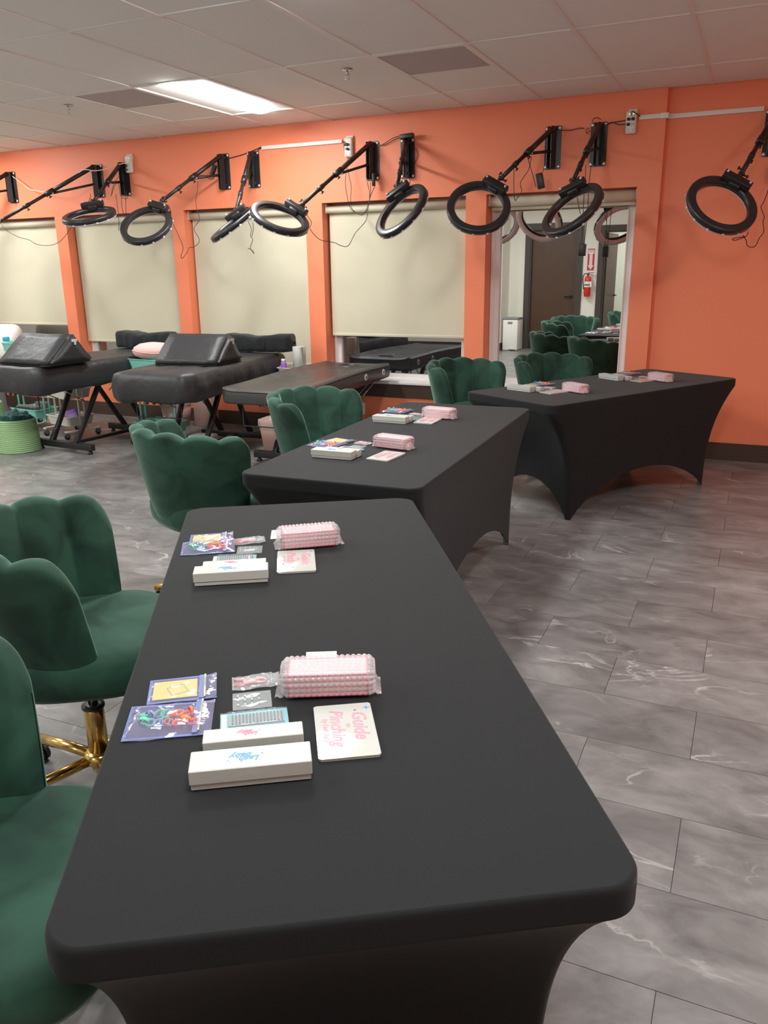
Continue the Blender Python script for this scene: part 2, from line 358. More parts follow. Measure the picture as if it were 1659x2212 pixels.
# ceiling: grid bars, tiles, vents
b = MB(); bx(b, XL-.1, XR+.1, YB-3.2, WR+.2, CZ+.012, CZ+.10); ceil_o = struct(b, 'ceiling', 'ceil_tile')
GX, GY = 0.6235, 1.2350
gx0, gy0 = -4.218, 5.037
xs = [gx0+i*GX for i in range(-9, 13) if XL < gx0+i*GX < XR]; ys = [gy0+j*GY for j in range(-6, 3) if YB < gy0+j*GY < WR]
cellx = [XL]+xs+[XR]; celly = [YB]+ys+[WR-.001]
special = {}
def cell_of(x, y):
    i = max(k for k in range(len(cellx)-1) if cellx[k] <= x); j = max(k for k in range(len(celly)-1) if celly[k] <= y); return i, j
for t in TROFFERS: special[cell_of(*t)] = 'light'
VENTS = [(-2.03, 5.34), (-4.53, 5.34)]
for t in VENTS: special[cell_of(*t)] = 'vent'
for i in range(len(cellx)-1):
    for j in range(len(celly)-1):
        x0, x1, y0, y1 = cellx[i], cellx[i+1], celly[j], celly[j+1]
        k = special.get((i, j))
        if k == 'light' or x1-x0 < .03 or y1-y0 < .03: continue
        if k == 'vent': y0 = y0+GY/2
        b = MB(); bx(b, x0+.004, x1-.004, y0+.004, y1-.004, CZ+.001, CZ+.0115); b.build('ceiling_tile', 'ceil_tile', ceil_o)
for x in xs:
    b = MB(); bx(b, x-.012, x+.012, YB, WR-.002, CZ-.005, CZ+.003); b.build('grid_bar', 'ceil_bar', ceil_o)
for y in ys:
    for i in range(len(cellx)-1):
        b = MB(); bx(b, cellx[i]+(.012 if i else 0), cellx[i+1]-.012, y-.012, y+.012, CZ-.0045, CZ+.003); b.build('grid_bar', 'ceil_bar', ceil_o)
for (vx, vy) in VENTS:
    i, j = cell_of(vx, vy); x0, x1, y0 = cellx[i], cellx[i+1], celly[j]; y1 = y0+GY/2
    t = empty('ceiling_vent', ((x0+x1)/2, (y0+y1)/2, CZ))
    side = 'above the mirror window' if vx > -3 else 'beside the lit troffer'
    tag(t, 'grey perforated square air return panel in the ceiling '+side, 'vent', 'ceiling air returns')
    b = MB(); b.box((0, 0, .002), (GX-.05, GY/2-.05, .006)); b.build('perforated_panel', 'vent', t)
    b = MB(); h, v = (GX-.024)/2, (GY/2-.024)/2
    for sx in (-1, 1): b.box((sx*(h-.008), 0, -.001), (.016, 2*v, .008))
    for sy in (-1, 1): b.box((0, sy*(v-.008), -.001), (2*h-.032, .016, .008))
    b.build('frame', 'ceil_bar', t)
    b = MB(); bx(b, x0+.012, x1-.012, y1-.012, y1+.012, CZ-.0045, CZ+.003); b.build('grid_bar', 'ceil_bar', ceil_o)

# troffers: housing, side reflectors, bright lens
def troffer(x, y, label, zc=CZ, side=''):
    sfx = '_%s_offscreen' % side if side else ''
    t = empty('ceiling_light'+sfx, (x, y, zc)); tag(t, label, 'ceiling light', 'recessed ceiling troffers')
    hx, hy = GX/2-.014, GY/2-.014
    b = MB()
    for s in (-1, 1):
        b.box((s*(hx-.006), 0, .002), (.012, 2*hy, .010)); b.box((0, s*(hy-.006), .002), (2*hx-.024, .012, .010))
    b.build('frame', 'lamp_white', t)
    dz = 0.010
    for s in (-1, 1):
        b = MB(); b.add([(s*(hx-.012), -hy+.012, -.001), (s*(hx-.012), hy-.012, -.001), (s*.13, hy-.05, dz), (s*.13, -hy+.05, dz)], [(0, 1, 2, 3) if s > 0 else (3, 2, 1, 0)])
        b.build('reflector', 'lamp_white', t)
    b = MB()
    b.grid(lambda u, v: Vector((-.13+.26*u, (-hy+.014)+(2*hy-.028)*v, dz-.028*math.sin(PI*u)-.002)), 9, 3)
    b.build('lens'+sfx, 'lens', t)
    return t
LT = ['lit recessed troffer by the orange window wall, over the massage beds', 'lit recessed troffer over the middle black table', 'lit recessed troffer over the open floor beside the beds',
      'lit recessed troffer near the dark brown door', 'lit recessed troffer over the far cart corner', 'lit recessed troffer in the far corner by the white wall', 'lit recessed troffer over the table farthest from the orange wall', 'lit recessed troffer between the mirror-side table and bare orange side wall']
SIDES = ['', 'tables', 'beds', 'door', 'carts', 'nook', 'front', 'right']     # only the first troffer is in the picture
for (x, y), l, sd_ in zip(TROFFERS, LT, SIDES):
    i, j = cell_of(x, y); troffer((cellx[i]+cellx[i+1])/2, (celly[j]+celly[j+1])/2, l, side=sd_)
troffer(-2.2, YB-1.4, 'lit ceiling lamp in the room beyond the open door', CZ, 'beyond')

for px, py, lb in ((750, 150, 'small chrome fire sprinkler beside the grey ceiling vent'), (147, 228, 'small chrome fire sprinkler above the massage beds')):
    p = onz(px, py, CZ-.003); t = empty('sprinkler', p); tag(t, lb, 'sprinkler', 'ceiling sprinklers')
    b = MB(); b.lathe([(.034, -.001), (.032, -.006), (.014, -.008)], 20); b.build('escutcheon', 'chrome', t)
    b = MB(); b.cyl((0, 0, -.006), (0, 0, -.03), .008, n=10); b.tube([(-.009, 0, -.028), (-.013, 0, -.042), (0, 0, -.058), (.013, 0, -.042), (.009, 0, -.028)], .003, 6)
    b.build('frame', 'chrome', t); b = MB(); b.lathe([(.018, -.060), (.018, -.058), (.003, -.056)], 14); b.build('deflector', 'chrome', t)

# ------------------------------------------------------------------ windows and blinds
def window(i, x0, x1, mirror=False):
    t = empty('window_%d' % (i+1), ((x0+x1)/2, WY+.2, WZ0)); t['kind'] = 'structure'
    t['label'] = 'tall white framed mirror pane in the orange wall' if mirror else 'white framed window in the orange wall'
    hw = (x1-x0)/2; H = WZ1-WZ0; fw = .068
    b = MB()
    for s in (-1, 1):
        b.box((s*(hw-fw/2), 0, H/2), (fw, .06, H)); b.box((s*(hw-fw*.28), -.034, H/2), (fw*.5, .012, H), bev=.004); b.box((s*(hw-fw-.006), -.01, H/2), (.012, .05, H-2*fw), bev=.003)
    b.box((0, 0, H-fw/2), (2*hw-2*fw, .06, fw)); b.box((0, 0, fw/2), (2*hw-2*fw, .06, fw)); b.box((0, -.034, fw*.28), (2*hw-fw, .012, fw*.5), bev=.004)
    b.build('window_frame', 'white_frame', t)
    b = MB(); b.box((0, .006, H/2), (2*hw-2*fw+.004, .012, H-2*fw+.004)); b.build('pane', 'mirror' if mirror else 'glass', t)
    b = MB()
    b.box((0, -.115, .006), (2*hw-.002, .165, .022)); b.box((0, -.212, .008), (2*hw+.0, .03, .030), bev=.005)
    b.box((0, -.06, .022), (2*hw-.002, .05, .014), bev=.004)
    b.build('window_sill', 'white_frame', t)
    b = MB(); b.box((0, -.207, -.07), (2*hw+.06, .014, .115)); b.build('window_apron', 'brown', t)
    return t
for i, (x0, x1) in enumerate(WIN): window(i, x0, x1, i == 4)
BLB = {0: ony(60, 700, WY+.11).z, 1: ony(230, 737, WY+.11).z, 2: .62, 3: ony(860, 727, WY+.11).z, 4: 1.985}
BL = ['beige roller blind lowered at the window above the white cart', 'beige roller blind behind the wedge cushion beside the green basket', 'fully lowered beige roller blind behind the bare leather bed',
      'beige roller blind raised slightly above a dark window strip', 'beige roller blind rolled up at the top of the mirror']
for i, (x0, x1) in enumerate(WIN):
    t = empty('roller_blind', ((x0+x1)/2, WY+.10, BLB[i])); tag(t, BL[i], 'blind', 'roller blinds')
    hw = (x1-x0)/2-.018; zt = WZ1-.055-BLB[i]; rr = .034 if i < 4 else .042
    b = MB(); b.tube([(-hw-.004, -.015, zt), (hw+.004, -.015, zt)], rr, 20); b.build('roller_tube', 'blind_roll', t)
    for s in (-1, 1):
        b = MB(); b.box((s*(hw+.010), -.012, zt+.01), (.012, .07, .085), bev=.004); b.build('bracket', 'cream_plastic', t)
    ph = i*1.7
    def fab(u, v, hw=hw, zt=zt, ph=ph): return Vector((-hw+2*hw*u, .006+.004*math.sin(u*9+ph)*math.sin(v*3.1)+.0025*math.sin(u*23+v*4+ph), .01+(zt-.012)*v))
    if i < 4:
        b = MB(); b.grid(fab, 40, 14, flip=False); b.grid(lambda u, v: fab(u, v)+Vector((0, .0012, 0)), 40, 14, flip=True); b.build('fabric', 'blind', t)
    else:
        b = MB(); b.box((0, .004, zt/2), (2*hw, .002, zt)); b.build('fabric', 'blind', t)
    b = MB(); b.box((0, .006, .008), (2*hw, .011, .026), bev=.004); b.build('bottom_bar', 'blind_roll', t)

# ------------------------------------------------------------------ doors, extinguisher, bin on the wall behind
def doorway(n, x0, x1, h, open_angle):
    t = empty('door_%d' % n, ((x0+x1)/2, YB, 0)); t['kind'] = 'structure'
    hw = (x1-x0)/2; b = MB()
    for s in (-1, 1): b.box((s*(hw+.05), .006, (h+.1)/2), (.10, .03, h+.1)); b.box((s*(hw-.012), -.06, h/2), (.024, .12, h))
    b.box((0, .006, h+.05), (2*hw, .03, .10)); b.box((0, -.06, h-.012), (2*hw-.048, .12, .024)); b.build('door_frame', 'frame_dark', t)
    pw = 2*hw-.054
    lf = empty('door_leaf_pivot', (hw-.027 if n == 2 else -hw+.027, -.03, 0), open_angle) if False else None
    ca, sa = math.cos(open_angle), math.sin(open_angle)
    R_ = Matrix.Translation((-hw+.027, -.075, 0)) @ Matrix.Rotation(open_angle, 4, 'Z')
    b = MB(); b.box((pw/2, 0, h/2-.01), (pw, .04, h-.034)); d = b.build('door_leaf', 'door', t, mtx=R_)
    b = MB(); b.cyl((pw-.07, .02, .98), (pw-.07, .07, .98), .012); b.tube([(pw-.07, .065, .98), (pw-.19, .065, .98)], .010, 8); b.cyl((pw-.07, .02, .98), (pw-.07, .026, .98), .028)
    b.build('door_handle', 'black_metal', d, mtx=R_)
    return t
doorway(1, D1[0], D1[1], D1[2], 0.0)
doorway(2, D2[0], D2[1], D2[2], -1.52)

t = empty('fire_extinguisher', (-2.905, YB+.085, 0.985)); tag(t, 'red fire extinguisher with black hose on the white wall beside the door', 'fire extinguisher')
b = MB(); b.lathe([(.050, 0), (.058, .006), (.058, .30), (.052, .335), (.034, .36), (.020, .37), (.020, .385)], 28); b.build('cylinder', 'red', t)
b = MB(); b.lathe([(.0587, .17), (.0587, .27)], 28, cap=False); b.build('label_band', 'sign_white', t)
b = MB(); b.box((0, 0, .40), (.04, .035, .03), bev=.004); b.box((.05, 0, .425), (.11, .016, .010), bev=.003); b.box((.05, 0, .395), (.10, .014, .008), Matrix.Rotation(.35, 3, 'Y'), bev=.003); b.build('valve_handle', 'black_metal', t)
b = MB(); b.tube(smoothpath([(-.01, 0, .40), (-.05, .01, .41), (-.085, .015, .36), (-.082, .015, .25), (-.068, .01, .16), (-.066, .01, .12)]), .008, 8); b.build('hose', 'black_plastic', t)
b = MB(); b.cyl((-.066, .01, .125), (-.066, .01, .06), .009, .013, 10); b.build('nozzle', 'yellow_tag', t)
b = MB(); b.lathe([(.060, .20), (.061, .21), (.060, .22)], 24, cap=False); b.box((0, -.066, .21), (.05, .018, .16)); b.build('wall_strap', 'black_metal', t)
b = MB(); b.box((.055, .035, .22), (.045, .003, .10)); b.build('inspection_tag', 'sign_white', t)
t = empty('fire_sign', (-2.885, YB+.003, 1.45)); tag(t, 'red and white fire extinguisher sign with a down arrow on the white wall', 'sign')
b = MB(); b.box((0, 0, .19), (.125, .003, .38)); b.build('panel', 'sign_red', t)
b = MB(); RX = Matrix.Translation((0, .002, 0)) @ Matrix.Rotation(PI/2, 4, 'X') @ Matrix.Rotation(PI, 4, 'Y')
b.add([(-.055, .36, .0002), (.055, .36, .0002), (.055, .30, .0002), (.026, .285, .0002), (.026, .09, .0002), (.05, .09, .0002), (0, .01, .0002), (-.05, .09, .0002), (-.026, .09, .0002), (-.026, .285, .0002), (-.055, .30, .0002)], [tuple(range(11))])
b.build('arrow', 'sign_white', t, mtx=Matrix.Translation((0, .002, 0)) @ Matrix(((-1, 0, 0, 0), (0, 0, 1, 0), (0, 1, 0, 0), (0, 0, 0, 1))))
FL = Matrix(((-1, 0, 0, 0), (0, 0, 1, .0026), (0, 1, 0, 0), (0, 0, 0, 1)))
tb = text_mb('FIRE', .05); tb.build('lettering', 'sign_red', t, mtx=FL @ Matrix.Translation((0, .33, 0)))
for k, chx in enumerate('EXTINGUISHER'):
    tb = text_mb(chx, .024); tb.build('lettering', 'sign_red', t, mtx=FL @ Matrix.Translation((0, .283-.021*k, 0)))
t = empty('waste_bin', (-4.235, -1.2, 0)); tag(t, 'tall white step bin with grey lid in the nook by the brown door', 'bin')
b = MB(); b.box((0, 0, .29), (.29, .40, .57), bev=.015); b.build('body', 'white_plastic', t)
b = MB(); b.box((0, 0, .59), (.30, .41, .028), bev=.01); b.build('lid', 'grey_plastic', t)
b = MB(); b.box((.0, .205, .52), (.09, .01, .03)); b.build('handle_slot', 'grey_plastic', t)
b = MB(); b.box((.05, .225, .03), (.12, .05, .015), bev=.004); b.build('pedal', 'chrome', t)

# ------------------------------------------------------------------ covered tables
TABLES = [(-0.371, 0.717, 0.559), (-1.438, 2.601, 0.035), (-1.351, 4.790, -0.530)]
TLEN, TWID, TH = 1.885, 0.772, 0.75
def table_frame(k):
    tx, ty, ta = TABLES[k]; return Matrix.Translation((tx, ty, 0)) @ Matrix.Rotation(ta, 4, 'Z')   # local x across, y along
def cover_mb():
    b = MB(); hx, hy = TWID/2, TLEN/2; n = 10; rc = .055
    top = []; bot = []
    def ring(hx_, hy_, r, ns):
        out = []
        cs = ((hx_-r, hy_-r, 0), (-hx_+r, hy_-r, PI/2), (-hx_+r, -hy_+r, PI), (hx_-r, -hy_+r, 1.5*PI))
        for ci in range(4):
            cx, cy, a0 = cs[ci]
            for i in range(n+1): a = a0+PI/2*i/n; out.append((cx+r*math.cos(a), cy+r*math.sin(a), 0.0))
            nx = cs[(ci+1) % 4]; a = a0+PI/2; p = (cx+r*math.cos(a), cy+r*math.sin(a)); a1 = nx[2]; q = (nx[0]+r*math.cos(a1), nx[1]+r*math.sin(a1))
            for i in range(1, ns): s = i/ns; out.append((p[0]+(q[0]-p[0])*s, p[1]+(q[1]-p[1])*s, s))
        return out
    NS = 22
    T = ring(hx, hy, rc, NS); Bt = ring(hx-.045, hy-.235, .022, NS)
    N_ = len(T); prof = []
    def arch(s, long): return 0.0 if s == 0 else (0.235 if long else 0.22)*min(1, (1-abs(2*s-1)**2.1))**0.85
    # flags for each sample whether on a long side
    flags = []
    for ci in range(4):
        flags += [False]*(n+1)+[ci % 2 == 1]*(NS-1)
    rows = []
    zb = TH-.050
    def P(i, t):
        x, y, s = T[i]; X, Y, S = Bt[i]
        # sides of the ring: ci 0->1 is the +y short end, 1->2 the -x long side
        g = 1-(1-t)**2.9
        zbot = .004+arch(S, flags[i])
        f = 1.0 if S == 0 else 1.0
        return Vector((x+(X-x)*g*f, y+(Y-y)*g*f, zb+(zbot-zb)*t))
    rows.append([Vector((x*.0, y*.0, TH)) for x, y, s in T])
    for k, z in ((.985, TH), (.994, TH-.0015), (.999, TH-.006), (1.0, TH-.014)):
        rows.append([Vector((x*(1-(1-k)*hy/abs(hx) if False else k), y*(1-(1-k)*hx/hy), z)) for x, y, s in T])
    rows.append([Vector((x, y, zb+.004)) for x, y, s in T])
    for q in range(0, 19):
        t = q/18; rows.append([P(i, t) for i in range(N_)])
    vs = [p for r in rows for p in r]; fs = []
    for a in range(len(rows)-1):
        for i in range(N_):
            j = (i+1) % N_; fs.append((a*N_+i, (a+1)*N_+i, (a+1)*N_+j, a*N_+j))
    b.add(vs[N_:], [tuple(i-N_ for i in f) for f in fs if min(f) >= N_], True)
    b.add([rows[1][i] for i in range(N_)], [tuple(range(N_))], False)
    return b
cover_me = cover_mb().mesh('stretch_cover', 'cloth', Matrix.Translation((0, TLEN/2, 0)))
TLAB = ['table under a black stretch cover, farthest of three from the orange wall', 'table under a black stretch cover, in the middle between the other two', 'table under a black stretch cover, standing by the mirror and orange wall']
leg_b = MB()
for s in (-1, 1): leg_b.tube([(s*.30, 0, .72), (s*.322, 0, .04), (s*.322, 0, .006)], .014, 8)
leg_b.tube([(-.315, 0, .30), (.315, 0, .30)], .010, 8); leg_me = leg_b.mesh('folding_leg', 'grey_plastic')
top_me = MB().prism([(x, y) for x, y in rrect(TWID/2-.012, TLEN/2-.012, .05)], .705, .742).mesh('tabletop', 'white_plastic')
for k in range(3):
    tx, ty, ta = TABLES[k]; t = empty('covered_table', (tx, ty, 0), ta); tag(t, TLAB[k], 'table', 'black covered tables')
    link_mesh('stretch_cover', cover_me, t); link_mesh('tabletop', top_me, t, (0, TLEN/2, 0))
    for yy in (.255, TLEN-.255): link_mesh('folding_leg', leg_me, t, (0, yy, 0))

# ------------------------------------------------------------------ green shell chairs
def make_chair():
    t = empty('shell_chair')
    NL = 7; zb, zs = .425, .525
    def lobe(p): return abs(math.sin(PI*(p*NL/2+NL/2)))   # p in -1..1, 0 at seams
    def A(z): return math.radians(113-12*max(0, min(1, (z-.44)/.38)))
    def top(p):
        a = abs(p); base = .838-.040*a**2
        if a > .87: base -= .070*((a-.87)/.13)**2.4
        return base+.022*(lobe(p)**.8)
    def shell(p, z, inset, bul=0.0):
        k = max(0, (z-zb)/(.86-zb)); a = .222+.118*(k**.85)-inset-bul; bd = .235+.080*(k**.9)-inset-bul; ang = p*A(z)
        return Vector((a*math.sin(ang), -bd*math.cos(ang), z))
    TH_ = .046
    def endr(p): d = min(1, (1-abs(p))/.055); return math.sqrt(max(0, 1-(1-d)**2))
    def mid_in(p, z):
        b_ = .020*(lobe(p)**.6)*min(1, max(0, (z-.50)/.1)); e = endr(p); return shell(p, z, TH_*(.5+.5*e), b_*e)
    def outp(p, v):
        zt = top(p); lo = zb-.022; z = lo+(zt-lo)*v; q = shell(p, z, TH_*.5*(1-endr(p)))
        if v < .18: s_ = 1-.30*((.18-v)/.18)**2; q.x *= s_; q.y *= s_
        return q
    NU = 121
    loop = [('o', j/15) for j in range(16)]+[('r', j/6) for j in range(1, 6)]+[('i', j/13) for j in range(14)]
    def sect(u, w_):
        p = math.sin((2*u-1)*PI/2)*.9999; kind, v = loop[round(w_*(len(loop)-1))]; zt = top(p)
        if kind == 'o': return outp(p, v)
        if kind == 'i': return mid_in(p, zt+(zs-.06-zt)*v)
        o_ = outp(p, 1); i_ = mid_in(p, zt); m_ = (o_+i_)/2; a = PI*v
        return m_+(o_-m_)*math.cos(a)+Vector((0, 0, .020*math.sin(a)*endr(p)))
    b = MB(); b.grid(sect, NU, len(loop))
    b.grid(lambda u, v: (lambda q: Vector((q.x*(1-v), q.y*(1-v), q.z-.004*v)))(outp(math.sin((2*u-1)*PI/2)*.9999, 0)), NU, 3, flip=True)
    b.build('backrest', 'velvet', t)
    # channel seams
    for k in range(1, NL):
        p = -1+2*k/NL
        b = MB(); b.tube([mid_in(p, zs-.02+(top(p)-zs+.02)*j/9) for j in range(10)], .0026, 5); b.build('seam', 'velvet', t)
    # seat cushion
    def seatpt(a, r):
        c, s = math.cos(a), math.sin(a); e = 2/2.9
        return Vector((.262*math.copysign(abs(c)**e, c)*r, 0.262*math.copysign(abs(s)**e, s)*r+.022, 0))
    prof = [(.80, .412), (.93, .420), (.985, .445), (1.0, .478), (.99, .512), (.955, .532), (.88, .544), (.6, .550), (.25, .552)]
    b = MB(); b.grid(lambda u, v: seatpt(2*PI*u, prof[round(v*(len(prof)-1))][0])+Vector((0, 0, prof[round(v*(len(prof)-1))][1]+.004*math.sin(10*u*PI)*(.5 < v < .95))), 48, len(prof), wrap_u=True)
    n = 48; b.add([seatpt(2*PI*i/n, .25)+Vector((0, 0, .552)) for i in range(n)], [tuple(range(n))]); b.add([seatpt(2*PI*i/n, .80)+Vector((0, 0, .412)) for i in range(n)], [tuple(range(n))[::-1]])
    b.build('seat', 'velvet', t)
    b = MB(); b.box((0, .0, .402), (.16, .19, .02), bev=.004); b.cyl((0, 0, .395), (0, 0, .22), .015); b.tube([(.02, 0, .392), (.16, .03, .387), (.20, .035, .380)], .005, 6); b.build('gas_lift', 'chrome', t)
    b = MB(); b.lathe([(.030, .115), (.030, .262), (.026, .27)], 20); b.build('lift_sleeve', 'gold', t)
    b = MB(); b.lathe([(.034, .268), (.034, .276), (.015, .278)], 20); b.build('lift_collar', 'black_plastic', t)
    b = MB(); b.lathe([(.024, .052), (.026, .056), (.026, .075), (.045, .085), (.047, .108), (.034, .122)], 22); b.build('hub', 'gold', t)
    for k in range(5):
        a = 2*PI*k/5+.3; c, s = math.cos(a), math.sin(a)
        b = MB(); b.tube([(c*.03, s*.03, .096), (c*.16, s*.16, .092), (c*.285, s*.285, .082)], .0165, 10); b.cyl((c*.272, s*.272, .085), (c*.272, s*.272, .056), .011, n=10)
        lg = b.build('leg', 'gold', t)
        b = MB()
        for w_ in (-.011, .011):
            px_, py_ = c*.272-s*w_, s*.272+c*w_
            b.tube([(px_-s*.006, py_+c*.006, .027), (px_+s*.006, py_-c*.006, .027)], .0265, 14)
        b.cyl((c*.272, s*.272, .027), (c*.272, s*.272, .06), .009, n=8)
        b.build('caster', 'black_plastic', lg)
    return t
proto = make_chair()
CHAIRS = [((-1.133, .727), math.radians(32), 'green velvet shell chair at the free end of the table farthest from the wall'),
          ((-1.70, 1.59), math.radians(34), 'green velvet shell chair at the inner end of the table farthest from the wall'),
          ((-2.235, 2.93), math.radians(66), 'green velvet shell chair turned askew at the outer corner of the middle table'),
          ((-2.14, 3.92), math.radians(-6), 'green velvet shell chair at the middle table beside the leather bed'),
          ((-1.85, 5.62), math.radians(-28), 'green velvet shell chair at the mirror-side table, between it and the raised blind'),
          ((-1.34, 6.14), math.radians(-38), 'green velvet shell chair right in front of the mirror')]
for i, (p, h, l) in enumerate(CHAIRS):
    c = proto if i == 0 else copy_tree(proto)
    c.location = (p[0], p[1], 0); c.rotation_euler = (0, 0, h-PI/2); tag(c, l, 'chair', 'green velvet shell chairs')

# ------------------------------------------------------------------ ring lights on the window wall
def ring_light(xb, C, n, bd, label, wy=WY, lower=0.45, cords=(), adapters=(), plate_dx=0.0):
    base = Vector((xb, wy, 2.425)); t = empty('ring_light', base); tag(t, label, 'ring light', 'wall mounted ring lights')
    C = Vector(C); n = Vector(n).normalized(); bd = Vector(bd); bd = (bd-n*bd.dot(n)).normalized(); td = n.cross(bd)
    off = Matrix.Translation(-base)
    def put(mb, name, m, par=t): return mb.build(name, m, par, mtx=off)
    # wall plate
    b = MB(); b.prism(rrect(.064, .158, .014, 4), 0, .007)
    R = Matrix.Translation((xb, wy-.0005, 2.425)) @ Matrix.Rotation(PI/2, 4, 'X')
    pl = b.build('wall_plate', 'black_metal', t, mtx=off @ R)
    bo = MB().lathe([(.0125, 0), (.0115, .004), (.004, .0055)], 14).mesh('bolt', 'silver', Matrix.Rotation(PI/2, 4, 'X'))
    for sx in (-1, 1):
        for sz in (-1, 1):
            if (sx, sz) == (-1, -1) and int(xb*10) % 2: continue
            link_mesh('bolt', bo, pl, (sx*.050, -.0078, sz*.140))
    S = Vector((xb+.008, wy-.052, 2.562)); E_ = C+bd*.275+n*.035
    hd = Vector((E_.x-S.x, E_.y-S.y, 0)).normalized(); sd = Vector((-hd.y, hd.x, 0))
    # swivel channel: two cheeks and a web, turned towards the arm
    b = MB(); piv = Vector((xb, wy-.030, 2.425)); ang = math.atan2(hd.y, hd.x)
    for s in (-1, 1): b.box(piv+hd*.016+sd*(s*.019), (.050, .004, .300), ang)
    b.box(piv-hd*.010, (.004, .040, .300), ang)
    for zz in (-.12, .12): b.box(Vector((xb, wy-.014, 2.425+zz)), (.05, .016, .022), bev=.003)
    put(b, 'swivel_bracket', 'black_metal')
    ax = (E_-S).normalized(); Ln = (E_-S).length
    b = MB(); b.tube([S, S+ax*Ln*.52], .0205, 12); put(b, 'upper_arm', 'black_metal')
    b = MB(); b.tube([S+ax*Ln*.50, S+ax*(Ln-.03)], .0160, 12); put(b, 'lower_arm', 'black_metal')
    b = MB(); b.tube([S+ax*(Ln*.44), S+ax*(Ln*.53)], .0255, 12); put(b, 'arm_collar', 'black_plastic'); b = MB(); b.tube([S+ax*(Ln*.70), S+ax*(Ln*.76)], .0205, 12); put(b, 'arm_collar', 'black_plastic')
    dn = (ax.cross(sd)).normalized(); dn = dn if dn.z < 0 else -dn
    for q in (.50, .735):
        p = S+ax*Ln*q; b = MB(); b.cyl(p, p+dn*.040, .005, n=8); b.tube([p+dn*.040-ax*.014, p+dn*.043+ax*.014], .0055, 6); put(b, 'wing_screw', 'black_plastic')
    # strut
    q = S+ax*Ln*.46+dn*.022; r_ = Vector((xb, wy-.045, 2.565-.17))+hd*.01
    b = MB(); b.tube([q, r_], .0115, 8); put(b, 'strut', 'black_metal')
    b = MB(); b.tube([q-sd*.016, q+sd*.016], .007, 8); put(b, 'strut_pin', 'silver')
    # knuckle
    K = E_; bxc = C+bd*.214+n*.028
    b = MB(); b.tube([E_-ax*.05, E_-ax*.01], .015, 10); b.tube([K-td*.02, K+td*.02], .013, 10); b.tube([K, bxc+bd*.02+n*.012], .011, 8); b.tube([K-td*.02, K-td*.046], .006, 6); b.tube([K-td*.045-ax*.012, K-td*.045+ax*.012], .006, 6)
    b.tube([E_-ax*.04+td*.012, E_-ax*.04+td*.036], .005, 6); b.tube([E_-ax*.055+td*.034, E_-ax*.025+td*.034], .006, 6)
    put(b, 'tilt_joint', 'black_metal')
    MX = Matrix(((td.x, bd.x, n.x, C.x), (td.y, bd.y, n.y, C.y), (td.z, bd.z, n.z, C.z), (0, 0, 0, 1)))
    # ring body: closed section swept round
    prof = [(.186, -.001), (.190, 0.0), (.229, 0.0), (.235, -.003), (.2385, -.012), (.2385, -.040), (.180, -.040), (.180, -.010), (.186, -.001)]
    b = MB(); b.lathe(prof, 72, cap=False); rb = b.build('ring_body', 'ring_body', t, mtx=off @ MX)
    b = MB(); b.lathe([(.1805, -.040), (.1805, -.047), (.2380, -.047), (.2380, -.040)], 72, cap=False)
    for k in range(14):
        a = 2*PI*k/14+.2; b.box((.239*math.cos(a), .239*math.sin(a), -.041), (.008, .016, .011), a)
    b.build('diffuser', 'diffuser', t, mtx=off @ MX)
    b = MB(); b.box((0, .207, .026), (.20, .062, .046), bev=.005); b.box((0, .178, .004), (.085, .036, .05), bev=.012)
    cb = b.build('control_box', 'black_plastic', t, mtx=off @ MX)
    for s in (-1, 1):
        b = MB(); b.cyl((s*.082, .215, .048), (s*.082, .215, .062), .009, .007, 10); b.build('stud', 'silver', cb, mtx=off @ MX)
    for path, y, r in cords:
        pts = []
        for k, p in enumerate(path):
            yy = y[0]+(y[1]-y[0])*k/max(1, len(path)-1) if isinstance(y, tuple) else y
            pts.append(ony(p[0], p[1], yy))
        b = MB(); b.tube(smoothpath(pts, 5), r, 6); put(b, 'cord', 'black_plastic')
    for px, py, y, ww, hh, tilt, dd in adapters:
        p = ony(px, py, y); b = MB(); b.box(p, (ww, dd, hh), Matrix.Rotation(tilt, 3, 'Y'), bev=.004); put(b, 'power_adapter', 'black_plastic')
    return t

